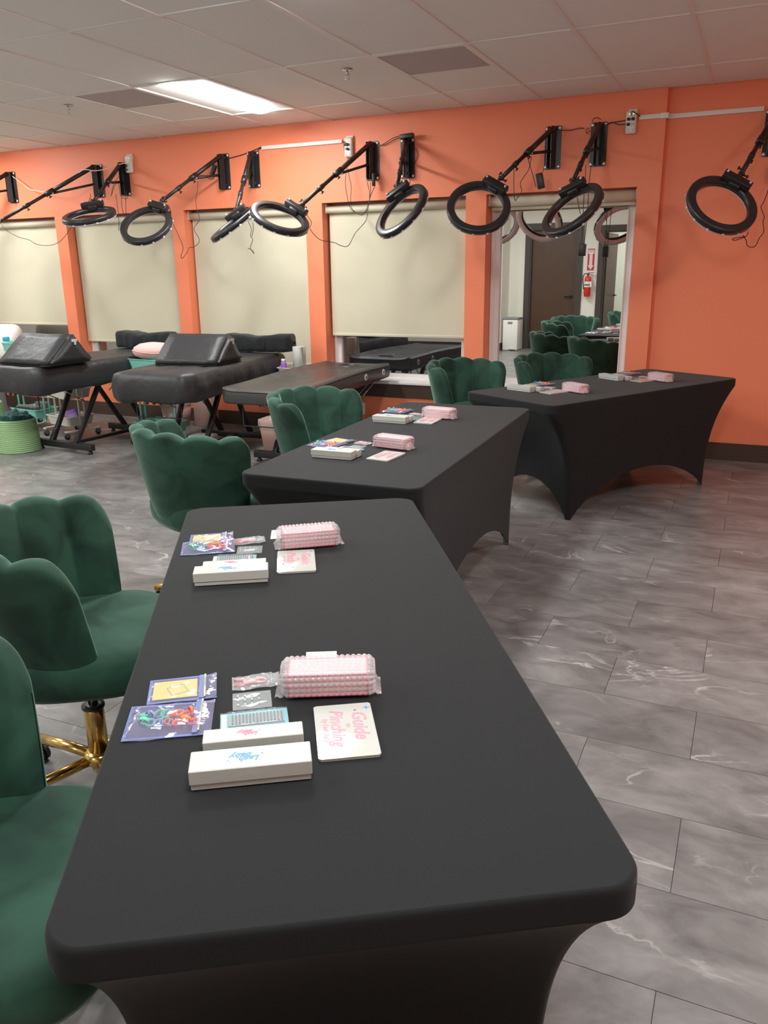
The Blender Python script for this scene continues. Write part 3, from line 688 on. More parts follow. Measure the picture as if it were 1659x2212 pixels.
C_ = .0028
RL = [
 dict(xb=-7.515, C=(-8.05, 6.0, 1.97), n=(.1, -.5, .85), bd=(.5, .7, .5), label='ring light bracket and arm at the far cart window, next to the white cable'),
 dict(xb=-6.300, C=(-7.28, 6.10, 2.02), n=(.25, -.3, .9), bd=(.85, .4, .35), label='ring light with its long arm stretched out under the white extension cord'),
 dict(xb=-5.960, C=(-5.565, 5.899, 2.036), n=(.057, -.323, .945), bd=(-.47, .826, .311), label='ring light lying nearly flat below the wall outlet with green lights',
      cords=[([(195, 418), (194, 430), (178, 462), (168, 478), (155, 489), (145, 504), (130, 521), (108, 530), (80, 528), (62, 518), (40, 512), (15, 498), (0, 482), (-25, 460)], (6.1, 6.5), C_),
             ([(250, 420), (253, 440), (257, 480), (256, 498)], 6.75, C_), ([(262, 424), (264, 450), (270, 470)], 6.76, C_), ([(271, 424), (272, 445), (272, 462)], 6.76, C_),
             ([(258, 380), (246, 398), (240, 424), (248, 400), (256, 398), (262, 425), (275, 428), (272, 414)], 6.78, C_)]),
 dict(xb=-4.752, C=(-5.052, 6.038, 1.941), n=(.168, -.657, .735), bd=(.206, .753, .625), label='tilted ring light between the outlet with green lights and white cable duct',
      cords=[([(357, 444), (365, 445), (369, 460), (371, 478), (378, 492), (395, 533), (391, 552), (394, 558), (404, 545), (409, 535), (420, 533), (431, 519), (419, 494), (431, 474), (425, 450), (423, 430), (427, 408), (427, 392)], (6.3, 6.6), C_),
             ([(428, 380), (440, 379), (452, 386), (460, 386), (465, 380)], 6.7, C_), ([(490, 343), (510, 338), (535, 330), (566, 317)], WY-.008, .0035), ([(555, 328), (560, 322), (566, 318)], WY-.008, .003)],
      adapters=[(461, 368, 6.80, .035, .10, .5, .03)]),
 dict(xb=-4.420, C=(-4.12, 6.03, 1.925), n=(-.40, -.42, .815), bd=(-.40, .80, .42), label='ring light seen almost edge-on under the white cable duct',
      cords=[([(536, 478), (543, 495), (541, 510), (546, 518), (541, 535), (549, 548), (545, 541), (535, 536)], 6.3, C_), ([(546, 480), (547, 495), (544, 512)], 6.3, C_)]),
 dict(xb=-3.200, C=(-3.506, 5.801, 1.937), n=(.482, -.238, .843), bd=(.093, .971, .221), label='ring light on a long arm below the surge protector at the cable duct end',
      cords=[([(660, 462), (668, 472), (673, 482), (670, 495), (690, 517), (712, 522), (725, 525), (735, 530), (752, 531), (768, 503), (790, 477), (795, 450), (800, 425), (810, 402)], (6.2, 6.75), C_),
             ([(752, 340), (748, 368), (746, 395), (750, 425), (757, 450), (770, 460), (784, 464), (793, 448), (800, 420), (800, 394)], 6.78, C_), ([(751, 362), (755, 385), (759, 405), (758, 445), (775, 463), (790, 458), (797, 440), (798, 415), (793, 393)], 6.79, C_)],
      adapters=[(807, 388, 6.815, .026, .105, 0, .024)]),
 dict(xb=-2.866, C=(-2.504, 5.839, 1.948), n=(-.406, -.653, .640), bd=(-.292, .756, .586), label='steeply tilted ring light in front of the raised blind',
      cords=[([(862, 294), (850, 298), (835, 307), (822, 315)], WY-.02, .003), ([(864, 297), (848, 304), (832, 312), (820, 314)], WY-.02, .0026), ([(898, 320), (902, 335), (895, 355), (888, 385)], WY-.01, C_), ([(884, 384), (886, 394), (880, 398)], 6.7, C_)],
      adapters=[(879, 294, 6.80, .12, .036, -.06, .045)]),
 dict(xb=-1.618, C=(-1.980, 6.12, 1.968), n=(.268, -.744, .613), bd=(.401, .664, .631), label='round ring light over the orange pier beside the mirror',
      cords=[([(1139, 336), (1144, 355), (1152, 382), (1158, 404)], 6.55, C_), ([(1148, 338), (1146, 350), (1141, 368), (1124, 395), (1127, 412), (1116, 430), (1112, 431), (1110, 405), (1110, 365)], 6.5, C_), ([(1213, 281), (1232, 281), (1250, 277), (1262, 277)], WY-.02, C_), ([(1175, 362), (1173, 372)], 6.7, .003)],
      adapters=[(1167, 391, 6.68, .052, .115, -.22, .035)]),
 dict(xb=-1.262, C=(-1.270, 6.00, 1.915), n=(-.426, -.582, .693), bd=(-.064, .783, .619), label='tilted ring light hanging in front of the mirror',
      cords=[([(1308, 270), (1318, 266), (1326, 264), (1338, 262), (1352, 260)], WY-.02, .003), ([(1308, 271), (1322, 264), (1336, 269), (1352, 268)], WY-.02, .003), ([(1280, 264), (1282, 257), (1290, 254), (1298, 258)], WY-.05, C_), ([(1272, 276), (1266, 282), (1268, 288), (1275, 281)], WY-.04, C_),
             ([(1265, 356), (1264, 390), (1261, 430), (1259, 480), (1256, 527)], 6.55, C_), ([(1277, 358), (1272, 400), (1270, 450), (1266, 490), (1262, 527)], 6.55, C_), ([(1246, 420), (1250, 445), (1254, 462)], 6.5, C_)],
      adapters=[(1258, 540, 6.55, .05, .088, .02, .05)]),
 dict(xb=-0.030, C=(-.28, 6.067, 1.913), n=(.421, -.644, .639), bd=(.255, .760, .598), wy=WR, label='grey topped ring light on the recessed orange wall past the corner',
      cords=[([(1616, 500), (1612, 510), (1595, 513), (1582, 516), (1588, 519), (1610, 512)], 6.3, C_), ([(1605, 508), (1612, 520), (1614, 530), (1622, 534), (1632, 531), (1640, 515), (1650, 500), (1648, 480), (1651, 468), (1644, 448), (1650, 436), (1658, 415), (1664, 395)], (6.3, 6.85), C_)],
      adapters=[(1666, 375, 6.88, .03, .11, 0, .025)]),
]
for d in RL: ring_light(**d)

# ------------------------------------------------------------------ surge protectors, cable ducts, outlet
def surge(px0, py0, px1, py1, label):
    a = ony(px0, py0, WY); c = ony(px1, py1, WY); x = (a.x+c.x)/2; z = c.z
    t = empty('surge_protector', (x, WY, z)); tag(t, label, 'power outlet', 'wall surge protectors')
    b = MB(); b.box((0, -.021, .082), (.078, .040, .160), bev=.012); b.box((.008, -.010, .150), (.066, .018, .05), bev=.003); b.build('housing', 'cream_plastic', t)
    b = MB(); b.box((0, -.0415, .066), (.060, .004, .108), bev=.002); b.build('socket_panel', 'white_plastic', t)
    for k in range(2):
        b = MB(); b.box((-.014+.030*k, -.0415, .138), (.006, .004, .006)); b.build('status_light', 'green_led', t)
    for rr in range(3):
        for cc in range(2):
            b = MB(); x_ = -.017+.034*cc; z_ = .030+.036*rr
            for q in (-.006, .006): b.box((x_+q, -.0438, z_+.005), (.0025, .001, .008))
            b.cyl((x_, -.0435, z_-.008), (x_, -.0445, z_-.008), .0028, n=8); b.build('socket', 'grey_plastic', t)
    return t
s1 = surge(273, 337, 292, 374, 'cream surge protector with green lights above the bed with wedge cushion')
s2 = surge(745, 298, 767, 340, 'cream surge protector at the end of the white cable duct')
s3 = surge(1352, 240, 1377, 290, 'cream surge protector beside the corner cable duct near the mirror')
plug_me = MB().box((0, -.013, 0), (.022, .024, .019), bev=.004).mesh('plug', 'black_plastic')
for s, slots in ((s1, ((-1, 1), (-1, 0))), (s2, ((0, 1), (0, 2), (-1, 2))), (s3, ((-1, 2), (1, 2), (-1, 1)))):
    for sx, row in slots: link_mesh('plug', plug_me, s, (sx*.017, -.044, .030+.036*row))
b = MB(); q = ony(1362, 250, WY); r_ = ony(1382, 252, WY); b.tube(smoothpath([Vector((q.x+.015, WY-.06, q.z-.01)), Vector((q.x+.02, WY-.06, q.z+.02)), Vector((r_.x-.01, WY-.03, r_.z+.01)), Vector((r_.x+.005, WY-.012, r_.z))]), .0032, 6)
o = b.build('cord', 'black_plastic', s3, mtx=Matrix.Translation(-s3.location))
b = MB(); q = ony(742, 306, WY); b.tube(smoothpath([Vector((q.x, WY-.012, q.z)), Vector((q.x+.03, WY-.05, q.z-.01)), Vector((q.x+.06, WY-.055, q.z-.03))]), .0032, 6); b.tube(smoothpath([Vector((q.x+.01, WY-.02, q.z)), Vector((q.x+.02, WY-.025, q.z-.07)), Vector((q.x+.03, WY-.025, q.z-.13))]), .0035, 6)
b.build('cord', 'black_plastic', s2, mtx=Matrix.Translation(-s2.location))
p0 = ony(566, 318, WY); p1 = ony(740, 305, WY)
b = MB(); bx(b, p0.x, p1.x, WY-.014, WY-.0005, 2.588, 2.620, bev=.003); o = b.build('cable_duct', 'white_plastic'); tag(o, 'straight white cable duct on the orange wall between ring lights', 'cable duct')
t = empty('cable_duct', (JOG, WY, 2.57)); tag(t, 'white cable duct stepping round the orange wall corner', 'cable duct')
b = MB(); bx(b, -.968-JOG, 0.014, -.014, -.0005, .005, .037, bev=.002); bx(b, .0005, .014, -.0005, .055, .005, .037); bx(b, .0, .665, .041, .0545, .004, .036, bev=.002); b.build('channel', 'white_plastic', t)
b = MB(); bx(b, -.04, .017, -.0165, .0, .002, .040, bev=.002); bx(b, .0145, .018, -.0165, .04, .002, .040); bx(b, .012, .05, .038, .0548, .001, .039, bev=.002); b.build('corner_cover', 'white_plastic', t)
t = empty('wall_outlet', (-3.355, WY, .19)); tag(t, 'white wall outlet plate low on the orange wall beside a green chair', 'outlet')
b = MB(); b.box((0, -.004, .055), (.072, .007, .115), bev=.003); b.build('cover_plate', 'white_plastic', t)
for k in range(2): b = MB(); b.box((0, -.0085, .032+.046*k), (.034, .003, .028), bev=.002); b.build('receptacle', 'cream_plastic', t)
b = MB(); b.tube(smoothpath([ony(x, y, yy) for x, y, yy in ((283, 352, 6.80), (262, 354, 6.78), (232, 364, 6.72), (205, 369, 6.70), (180, 367, 6.72), (157, 386, 6.72), (140, 403, 6.72), (122, 416, 6.74), (97, 415, 6.76), (78, 412, 6.78), (62, 408, 6.80), (45, 394, 6.82), (27, 381, 6.83))], 6), .0042, 6)
o = b.build('extension_cord', 'white_cable'); tag(o, 'white extension cord strung between ring light brackets on the orange wall', 'cord')
b = MB(); b.tube(smoothpath([onz(x, y, .006) for x, y in ((185, 890), (215, 891), (250, 893), (275, 897), (288, 893), (297, 882))]+[ony(302, 872, WY-.03)], 6), .005, 6)
o = b.build('extension_cord', 'white_cable'); tag(o, 'white extension cord lying on the floor along the brown baseboard', 'cord')

# ------------------------------------------------------------------ the lash kits on the tables
PLACE = ['at free end of table farthest from orange wall', 'at inner end of table farthest from orange wall', 'on middle table, end away from wall', 'on middle table, end nearest wall',
         'on mirror-side table, end near middle table', 'on mirror-side table, end against orange wall']
ZT = TH+.0006
def on_table(k, x, y, a=0.0, name='item', z=ZT):
    t = empty(name); t.matrix_world = table_frame(k) @ Matrix.Translation((x, y, z)) @ Matrix.Rotation(a, 4, 'Z'); return t
def sparkle(b, x, y, r):
    b.add([(x+r*math.cos(a)*(1 if i % 2 == 0 else .35), y+r*math.sin(a)*(1 if i % 2 == 0 else .35), 0) for i, a in enumerate([PI/4*j for j in range(8)])], [tuple(range(8))])
_logo = {}
def logo(key, scale):
    if (key, scale) not in _logo:
        m = text_mb('Lash', .0165*scale, .0001, .35, bold=.0005); m.v = [(x-.006*scale, y+.004*scale, z) for x, y, z in m.v]
        m2 = text_mb('Baby', .0165*scale, .0001, .35, bold=.0005); m.add([(x+.006*scale, y-.005*scale, z) for x, y, z in m2.v], m2.f)
        sparkle(m, -.024*scale, -.006*scale, .003*scale); sparkle(m, .026*scale, .006*scale, .002*scale); sparkle(m, -.022*scale, .010*scale, .0014*scale); sparkle(m, .022*scale, .012*scale, .0014*scale); sparkle(m, .0, -.013*scale, .0012*scale)
        _logo[(key, scale)] = m.mesh('logo', key, Matrix.Rotation(PI, 4, 'Z'))
    return _logo[(key, scale)]
_bx = {}
def lash_box(k, x, y, a, L, D, H, ink, label):
    t = on_table(k, x, y, a, 'lash_box'); tag(t, label, 'box', 'white lash boxes')
    if (L, D) not in _bx:
        bs = MB().box((0, 0, H*.5), (L-.004, D-.004, H-.002), bev=.0012, seg=1, smooth=False).mesh('base', 'lidpaper')
        ld = MB().box((0, 0, H*.66), (L, D, H*.68), bev=.0012, seg=1, smooth=False).mesh('lid', 'lidpaper'); _bx[(L, D)] = (bs, ld)
    bs, ld = _bx[(L, D)]; link_mesh('base', bs, t); lo = link_mesh('lid', ld, t); link_mesh('logo', logo(ink, D/.055*1.05), lo, (-.008, 0, H+.0003)); return t
def tray_parts():
    d = {}
    d['case_base'] = MB().box((0, 0, .002), (.120, .070, .004), bev=.0015).mesh('case_base', 'tealcard')
    b = MB(); b.box((.004, .004, .0055), (.098, .034, .003)); d['lash_card'] = b.mesh('lash_card', 'lashstrip')
    b = MB(); b.box((0, 0, .0075), (.0026, .030, .003)); d['lash_strip'] = b.mesh('lash_strip', 'lashdark')
    b = MB(); b.box((-.053, 0, .0065), (.010, .052, .002)); d['size_label'] = b.mesh('size_label', 'paper')
    b = MB(); b.box((.006, -.022, .006), (.098, .004, .002)); b.box((.006, -.029, .006), (.098, .003, .002)); d['lash_row'] = b.mesh('lash_row', 'lashdark')
    b = MB(); b.grid(lambda u, v: Vector((-.060+.120*u, -.035+.070*v, .006+.007*min(1, 9*u*(1-u))*min(1, 9*v*(1-v))+.0008*math.sin(40*u+9*v))), 22, 14); d['cover'] = b.mesh('cover', 'clear_dense')
    return d
TP = tray_parts()
def lash_tray(k, x, y, a, label):
    t = on_table(k, x, y, a, 'lash_tray'); tag(t, label, 'lash tray', 'teal lash trays'); link_mesh('case_base', TP['case_base'], t); c = link_mesh('lash_card', TP['lash_card'], t)
    for i in range(15): link_mesh('lash_strip', TP['lash_strip'], c, (-.038+.0062*i, .005, 0))
    link_mesh('size_label', TP['size_label'], t); link_mesh('lash_row', TP['lash_row'], t); link_mesh('cover', TP['cover'], t); return t
def pillow(L, D, H, seed, wave=.0015, nu=30, nv=20):
    def f(u, v, s):
        e = (min(1, 7*u*(1-u))*min(1, 7*v*(1-v)))**.7
        z = .0012+(.5+.5*s)*H*e+wave*noise.noise(Vector((u*7+seed, v*6, seed)))*(1 if s > 0 else 0)*2+.004*math.sin(3.0*u+seed)*0
        lift = .012*max(0, u-.8)*5*.4
        return Vector((-L/2+L*u, -D/2+D*v+.002*math.sin(u*9+seed), max(.0008, z)+lift))
    b = MB(); b.grid(lambda u, v: f(u, v, 1), nu, nv); b.grid(lambda u, v: f(u, v, -1), nu, nv, flip=True); return b
HB1 = pillow(.152, .115, .011, 2.3).mesh('film', 'holo'); HB2 = pillow(.128, .093, .005, 5.1, .001).mesh('film', 'holo')
ZIP = MB().box((0, 0, 0), (.0035, .108, .0016)).mesh('zip_track', 'zip'); SEAL = MB().box((0, 0, 0), (.010, .112, .0012)).mesh('seal_strip', 'holo_solid')
def border(L, D):
    b = MB(); w_ = .006
    for sy in (-1, 1): b.box((0, sy*(D/2-w_/2), .0022), (L, w_, .0010))
    b.box((-L/2+w_/2, 0, .0022), (w_, D-2*w_, .0010)); return b.mesh('heat_seal', 'holo_solid')
BD1 = border(.152, .115); BD2 = border(.128, .093)
def cup_mesh(m):
    b = MB(); b.lathe([(.0085, 0), (.0095, .001), (.0095, .006), (.0085, .006), (.0080, .002)], 16, cap=False); return b.mesh('ring_cup', m)
CUPS = {m: cup_mesh(m) for m in ('mint', 'violet', 'coral', 'tangerine')}
def ring_pouch(k, x, y, a, label, seed):
    t = on_table(k, x, y, a, 'ring_pouch'); tag(t, label, 'pouch', 'holographic pouches'); rnd = random.Random(seed)
    link_mesh('film', HB1, t); link_mesh('heat_seal', BD1, t); link_mesh('zip_track', ZIP, t, (.054, 0, .010)); link_mesh('seal_strip', SEAL, t, (.048, 0, .0075))
    for i in range(16):
        left = i < 8; m = (('mint', 'mint', 'violet') if left else ('coral', 'tangerine', 'coral'))[i % 3]
        cx = (-.045 if left else .002)+.013*(i % 4)+rnd.uniform(-.002, .002); cy = (-.018 if (i // 4) % 2 == 0 else .010)+rnd.uniform(-.006, .006)
        o = link_mesh('ring_cup', CUPS[m], t, (cx, cy, .0055)); o.rotation_euler = (rnd.uniform(-.35, .35)+(1.3 if i % 5 == 0 else 0), rnd.uniform(-.35, .35), rnd.uniform(0, 6))
        if i % 5 == 0: o.location.z = .0100
    return t
CARD = MB().box((-.014, 0, .0030), (.082, .068, .0012)).mesh('yellow_card', 'yellow')
FRM = MB(); [FRM.box((-.010+.016*dx, .016*dy, .0038), ((.002, .034, .0004) if dx else (.030, .002, .0004))) for dx, dy in ((-1, 0), (1, 0), (0, 1), (0, -1))]
FRM = FRM.mesh('printed_square', 'zip', Matrix.Rotation(.35, 4, 'Z'))
def card_pouch(k, x, y, a, label):
    t = on_table(k, x, y, a, 'card_pouch'); tag(t, label, 'pouch', 'holographic pouches'); link_mesh('film', HB2, t); link_mesh('heat_seal', BD2, t); c = link_mesh('yellow_card', CARD, t); link_mesh('printed_square', FRM, c)
    z = link_mesh('zip_track', ZIP, t, (.042, 0, .0062)); z.scale = (1, .82, 1); z = link_mesh('seal_strip', SEAL, t, (.036, 0, .0045)); z.scale = (1, .80, 1); return t
TWB = pillow(.092, .052, .007, 8.8, .002).mesh('film', 'clear')
def tweez_mesh():
    b = MB()
    for s in (-1, 1):
        b.tube([(-.036, s*.011, .004), (-.018, s*.009, .0045), (0, s*.003, .005), (.018, s*.008, .0045), (.026, s*.002, .0045)], [.0028, .0034, .0036, .003, .002], 6)
    b.box((-.008, 0, .0045), (.02, .014, .004), bev=.001); return b.mesh('tweezers', 'tweezer')
TWM = tweez_mesh()
def tweezer_packet(k, x, y, a, label):
    t = on_table(k, x, y, a, 'tweezer_packet'); tag(t, label, 'packet', 'clear tweezer packets'); link_mesh('film', TWB, t); link_mesh('tweezers', TWM, t, (-.006, -.002, 0))
    z = link_mesh('zip_track', ZIP, t, (.030, 0, .0075)); z.scale = (.4, .42, .6); z.data = z.data.copy(); z.data.materials[0] = M['clear_dense']; return t
DTB = MB().box((0, 0, .0012), (.072, .062, .0018), bev=.0006).mesh('sleeve', 'clear_dense'); DOT = MB().lathe([(.0030, 0), (.0026, .0008), (.001, .0012)], 10).mesh('gel_dot', 'paper')
def dot_packet(k, x, y, a, label):
    t = on_table(k, x, y, a, 'dot_packet'); tag(t, label, 'packet', 'clear dot packets'); link_mesh('sleeve', DTB, t)
    for i in range(4):
        for j in range(3):
            d = link_mesh('gel_dot', DOT, t, (-.026+.013*i, -.014+.016*j, .0022)); d.scale = (.75, 1.35, 1)
    return t
def bubble_mesh():
    L, D, H = .156, .078, .051
    b = MB(); NU_, NT, PB = 132, 180, .0108
    per = rrect(D/2, H/2, .010, 4); cum = [0]
    for i in range(len(per)): p, q = per[i], per[(i+1) % len(per)]; cum.append(cum[-1]+math.hypot(q[0]-p[0], q[1]-p[1]))
    tot = cum[-1]
    def at(s):
        s = (s % 1)*tot
        for i in range(len(per)):
            if cum[i+1] >= s:
                p, q = per[i], per[(i+1) % len(per)]; w_ = (s-cum[i])/max(1e-9, cum[i+1]-cum[i]); return Vector((p[0]+(q[0]-p[0])*w_, p[1]+(q[1]-p[1])*w_))
        return Vector(per[0])
    def f(u, v):
        c = at(v); nrm = c.normalized(); x = -L/2-.012+(L+.024)*u; e = min(1, 14*u, 14*(1-u))
        bb = abs(math.sin(PI*x/PB))*abs(math.sin(PI*(v*tot)/PB)); d = (.0042 if c.y > -.005 else .0022)*bb**.6
        sc_ = .74+.26*e**.6+.10*(1-e)*noise.noise(Vector((c.x*60, c.y*60, 3*u)))
        return Vector((x, (c.x+nrm.x*d)*sc_, max(-H/2+.0005-.003, (c.y+nrm.y*d)*sc_)+H/2+.004))
    b.grid(f, NU_, NT, flip=False); 
    # loose film ends
    for sg, sd_ in ((1, 3.0), (-1, 9.0)):
        b.grid(lambda u, v, sg=sg, sd_=sd_: Vector((sg*(L/2+.006+.016*u), -.034+.066*v+.006*noise.noise(Vector((v*5, sd_, u))), .006+.030*(1-u)*math.sin(PI*v)**.5+.010*noise.noise(Vector((v*7, u*2, sd_))))), 6, 18)
    return b.mesh('bubble_wrap', 'bubble')
BBL = bubble_mesh()
PBX = MB().box((0, 0, .0275), (.148, .068, .044), bev=.001, smooth=False).mesh('pink_carton', 'pinkbox')
b = MB(); r0 = .0016
for yy in (-.034, .034):
    for zz in (.0065, .0492): b.tube([(-.074, yy, zz), (.074, yy, zz)], r0, 5)
for xx in (-.074, .074):
    for yy in (-.034, .034): b.tube([(xx, yy, .0065), (xx, yy, .0492)], r0, 5)
    for zz in (.0065, .0492): b.tube([(xx, -.034, zz), (xx, .034, zz)], r0, 5)
PED = b.mesh('carton_edge', 'pinkedge')
def bubble_box(k, x, y, a, label):
    t = on_table(k, x, y, a, 'wrapped_carton'); tag(t, label, 'wrapped box', 'bubble wrapped pink boxes'); c = link_mesh('pink_carton', PBX, t); link_mesh('carton_edge', PED, c); link_mesh('bubble_wrap', BBL, t); return t
def chamf(hx, hy, c): return [(hx, hy-c), (hx-c, hy), (-hx+c, hy), (-hx, hy-c), (-hx, -hy+c), (-hx+c, -hy), (hx-c, -hy), (hx, -hy+c)]
GCD = MB(); GCD.prism(chamf(.052, .083, .004), .0035, .0052); GCD = GCD.mesh('cover_page', 'gloss_card')
GPG = MB(); GPG.prism(chamf(.0515, .0825, .004), .0002, .0034); GPG = GPG.mesh('pages', 'paper')
RT = Matrix.Rotation(-PI/2, 4, 'Z')
GT = []
for body, size, gx, gy, ink in (('Guide', .036, .026, .012, 'ink_rose'), ('to', .014, .006, .012, 'ink_rose'), ('Pinching', .034, -.014, .008, 'ink_rose'), ('by Lash Baby', .014, -.034, .002, 'ink_rose')):
    m = text_mb(body, size, .00008, .28, bold=size*.022); GT.append(('lettering', m.mesh('lettering', ink, Matrix.Translation((gx, gy, .0054)) @ RT)))
b = MB(); sparkle(b, .043, .066, .007); GT.append(('printed_star', b.mesh('printed_star', 'ink_blue', Matrix.Translation((0, 0, .0054)))))
b = MB(); sparkle(b, .034, .050, .005); GT.append(('printed_star', b.mesh('printed_star', 'ink_lilac', Matrix.Translation((0, 0, .0054)))))
b = MB(); b.lathe([(.0024, 0), (0, .0001)], 10, (.022, .060, .0053)); GT.append(('printed_dot', b.mesh('printed_dot', 'ink_rose')))
def guide(k, x, y, a, label):
    t = on_table(k, x, y, a, 'guide_booklet'); tag(t, label, 'booklet', 'glossy guide booklets'); link_mesh('pages', GPG, t); c = link_mesh('cover_page', GCD, t, (0, 0, .0009)); c.rotation_euler = (.009, 0, 0)
    for nm, me in GT: link_mesh(nm, me, c)
    return t
SCD = MB().box((0, 0, .0006), (.064, .086, .0008)).mesh('card', 'paper')
b = MB()
for i, (xx, ln) in enumerate(((-.023, .028), (-.011, .026), (-.007, .034), (-.003, .034), (.001, .034), (.005, .026), (.009, .008), (.014, .034), (.020, .010), (.025, .034))): b.box((xx, .006, .0011), (.0011, ln, .0002))
SLN = b.mesh('printed_lines', 'ink_grey')
def small_card(k, x, y, a, label):
    t = on_table(k, x, y, a, 'small_card'); tag(t, label, 'card', 'small printed cards'); c = link_mesh('card', SCD, t); link_mesh('printed_lines', SLN, t); return t
# (table, box1, box2, tray, dots, tweezers, card pouch, ring pouch, wrapped carton, small card, guide); each x, y, angle
KITS = [
 (0, (-.136, .317, .01), (-.134, .397, .02), (-.135, .474, .05), (-.141, .553, .05), (-.135, .623, .06), (-.274, .615, .06), (-.285, .504, .0), (.004, .572, -.09), (-.004, .690, -.09), (.023, .419, 0)),
 (0, (-.206, 1.176, .0), (-.200, 1.235, .0), (-.206, 1.325, -.04), (-.166, 1.411, -.03), (-.169, 1.490, .10), (-.282, 1.531, .03), (-.286, 1.452, .04), (.004, 1.425, .09), (-.073, 1.540, -.05), (-.036, 1.286, -.02)),
 (1, (-.136, .370, .0), (-.120, .425, .0), (-.134, .528, -.18), (-.130, .600, -.1), (-.127, .673, -.35), (-.258, .690, -.30), (-.277, .595, -.15), (.035, .635, -.18), (-.02, .72, -.1), (.071, .458, -.13)),
 (1, (-.210, 1.215, -.05), (-.195, 1.275, -.05), (-.140, 1.345, -.15), (-.19, 1.40, -.1), (-.155, 1.47, -.3), (-.285, 1.385, -.15), (-.300, 1.545, -.15), (-.010, 1.415, -.16), (-.02, 1.50, -.1), (-.035, 1.306, -.03)),
 (2, (-.170, .295, .12), (-.130, .352, .12), (-.11, .43, -.1), (-.07, .49, .0), (-.13, .52, .2), (-.29, .53, .0), (-.290, .625, .05), (.095, .515, -.10), (.10, .565, -.3), (.020, .405, -.05)),
 (2, (-.150, 1.16, -.1), (-.105, 1.215, -.1), (-.08, 1.29, -.1), (-.03, 1.34, 0), (-.06, 1.42, .1), (-.27, 1.40, 0), (-.27, 1.51, 0), (.125, 1.345, -.15), (.10, 1.415, -.2), (.040, 1.275, -.06)),
]
for i, kt in enumerate(KITS):
    k = kt[0]; pl = PLACE[i]
    lash_box(k, *kt[1], .190, .056, .036, 'ink_blue', 'white lidded box, blue logo, '+pl)
    lash_box(k, *kt[2], .166, .040, .030, 'ink_pink', 'smaller white box, pink logo, '+pl)
    lash_tray(k, *kt[3], 'teal tray of lashes, '+pl)
    dot_packet(k, *kt[4], 'clear packet of white dots, '+pl)
    tweezer_packet(k, *kt[5], 'clear packet with pink tool, '+pl)
    card_pouch(k, *kt[6], 'holographic pouch, yellow card, '+pl)
    ring_pouch(k, *kt[7], 'holographic pouch of coloured rings, '+pl, i)
    bubble_box(k, *kt[8], 'bubble wrapped pink box, '+pl)
    small_card(k, *kt[9], 'small white printed card, '+pl)
    guide(k, *kt[10], 'glossy white guide booklet, '+pl)

# ------------------------------------------------------------------ massage beds
def bed_frame(t, zt, col='black_metal'):
    for sy in (-1, 1):
        b = MB(); b.box((0, sy*.43, .062), (.70, .05, .058), bev=.004); fb = b.build('foot_bar', col, t)
        for sx in (-1, 1):
            b = MB(); b.lathe([(.020, 0), (.024, .006), (.016, .018), (.010, .034)], 12, (sx*.31, sy*.43, 0)); b.build('foot_pad', 'black_plastic', fb)
        for sx in (-1, 1):
            a = Vector((sx*.15, sy*.43, .085)); c = Vector((sx*.17, sy*.10, zt-.20)); d = c-a
            rot = d.to_track_quat('Z', 'Y').to_matrix()
            b = MB(); b.box((a+c)/2, (.036, .036, d.length), rot, bev=.003); b.build('leg', col, t)
            b = MB(); b.box(a+d*.10+Vector((0, sy*.022, 0)), (.040, .012, .12), rot, bev=.003); b.build('leg_bracket', col, t)
    b = MB(); b.box((0, 0, .055), (.040, .82, .030), bev=.003); b.build('stretcher', col, t)
    b = MB()
    for sx in (-1, 1): b.box((sx*.20, 0, zt-.185), (.030, 1.45, .030))
    for yy in (-.6, 0, .6): b.box((0, yy, zt-.185), (.40, .030, .028))
    b.build('under_frame', col, t)
    for sy in (-1, 1):
        for sx in (-1, 1): b = MB(); b.tube([(sx*.23, sy*.62, zt-.19), (sx*.165, sy*.30, zt-.36)], .005, 6); b.build('brace_rod', 'chrome', t)
    b = MB(); b.tube([(-.20, -.80, zt-.15), (-.20, -.80, zt-.345), (-.19, -.80, zt-.355), (.19, -.80, zt-.355), (.20, -.80, zt-.345), (.20, -.80, zt-.15)], .005, 6); b.build('roll_holder', 'black_metal', t)
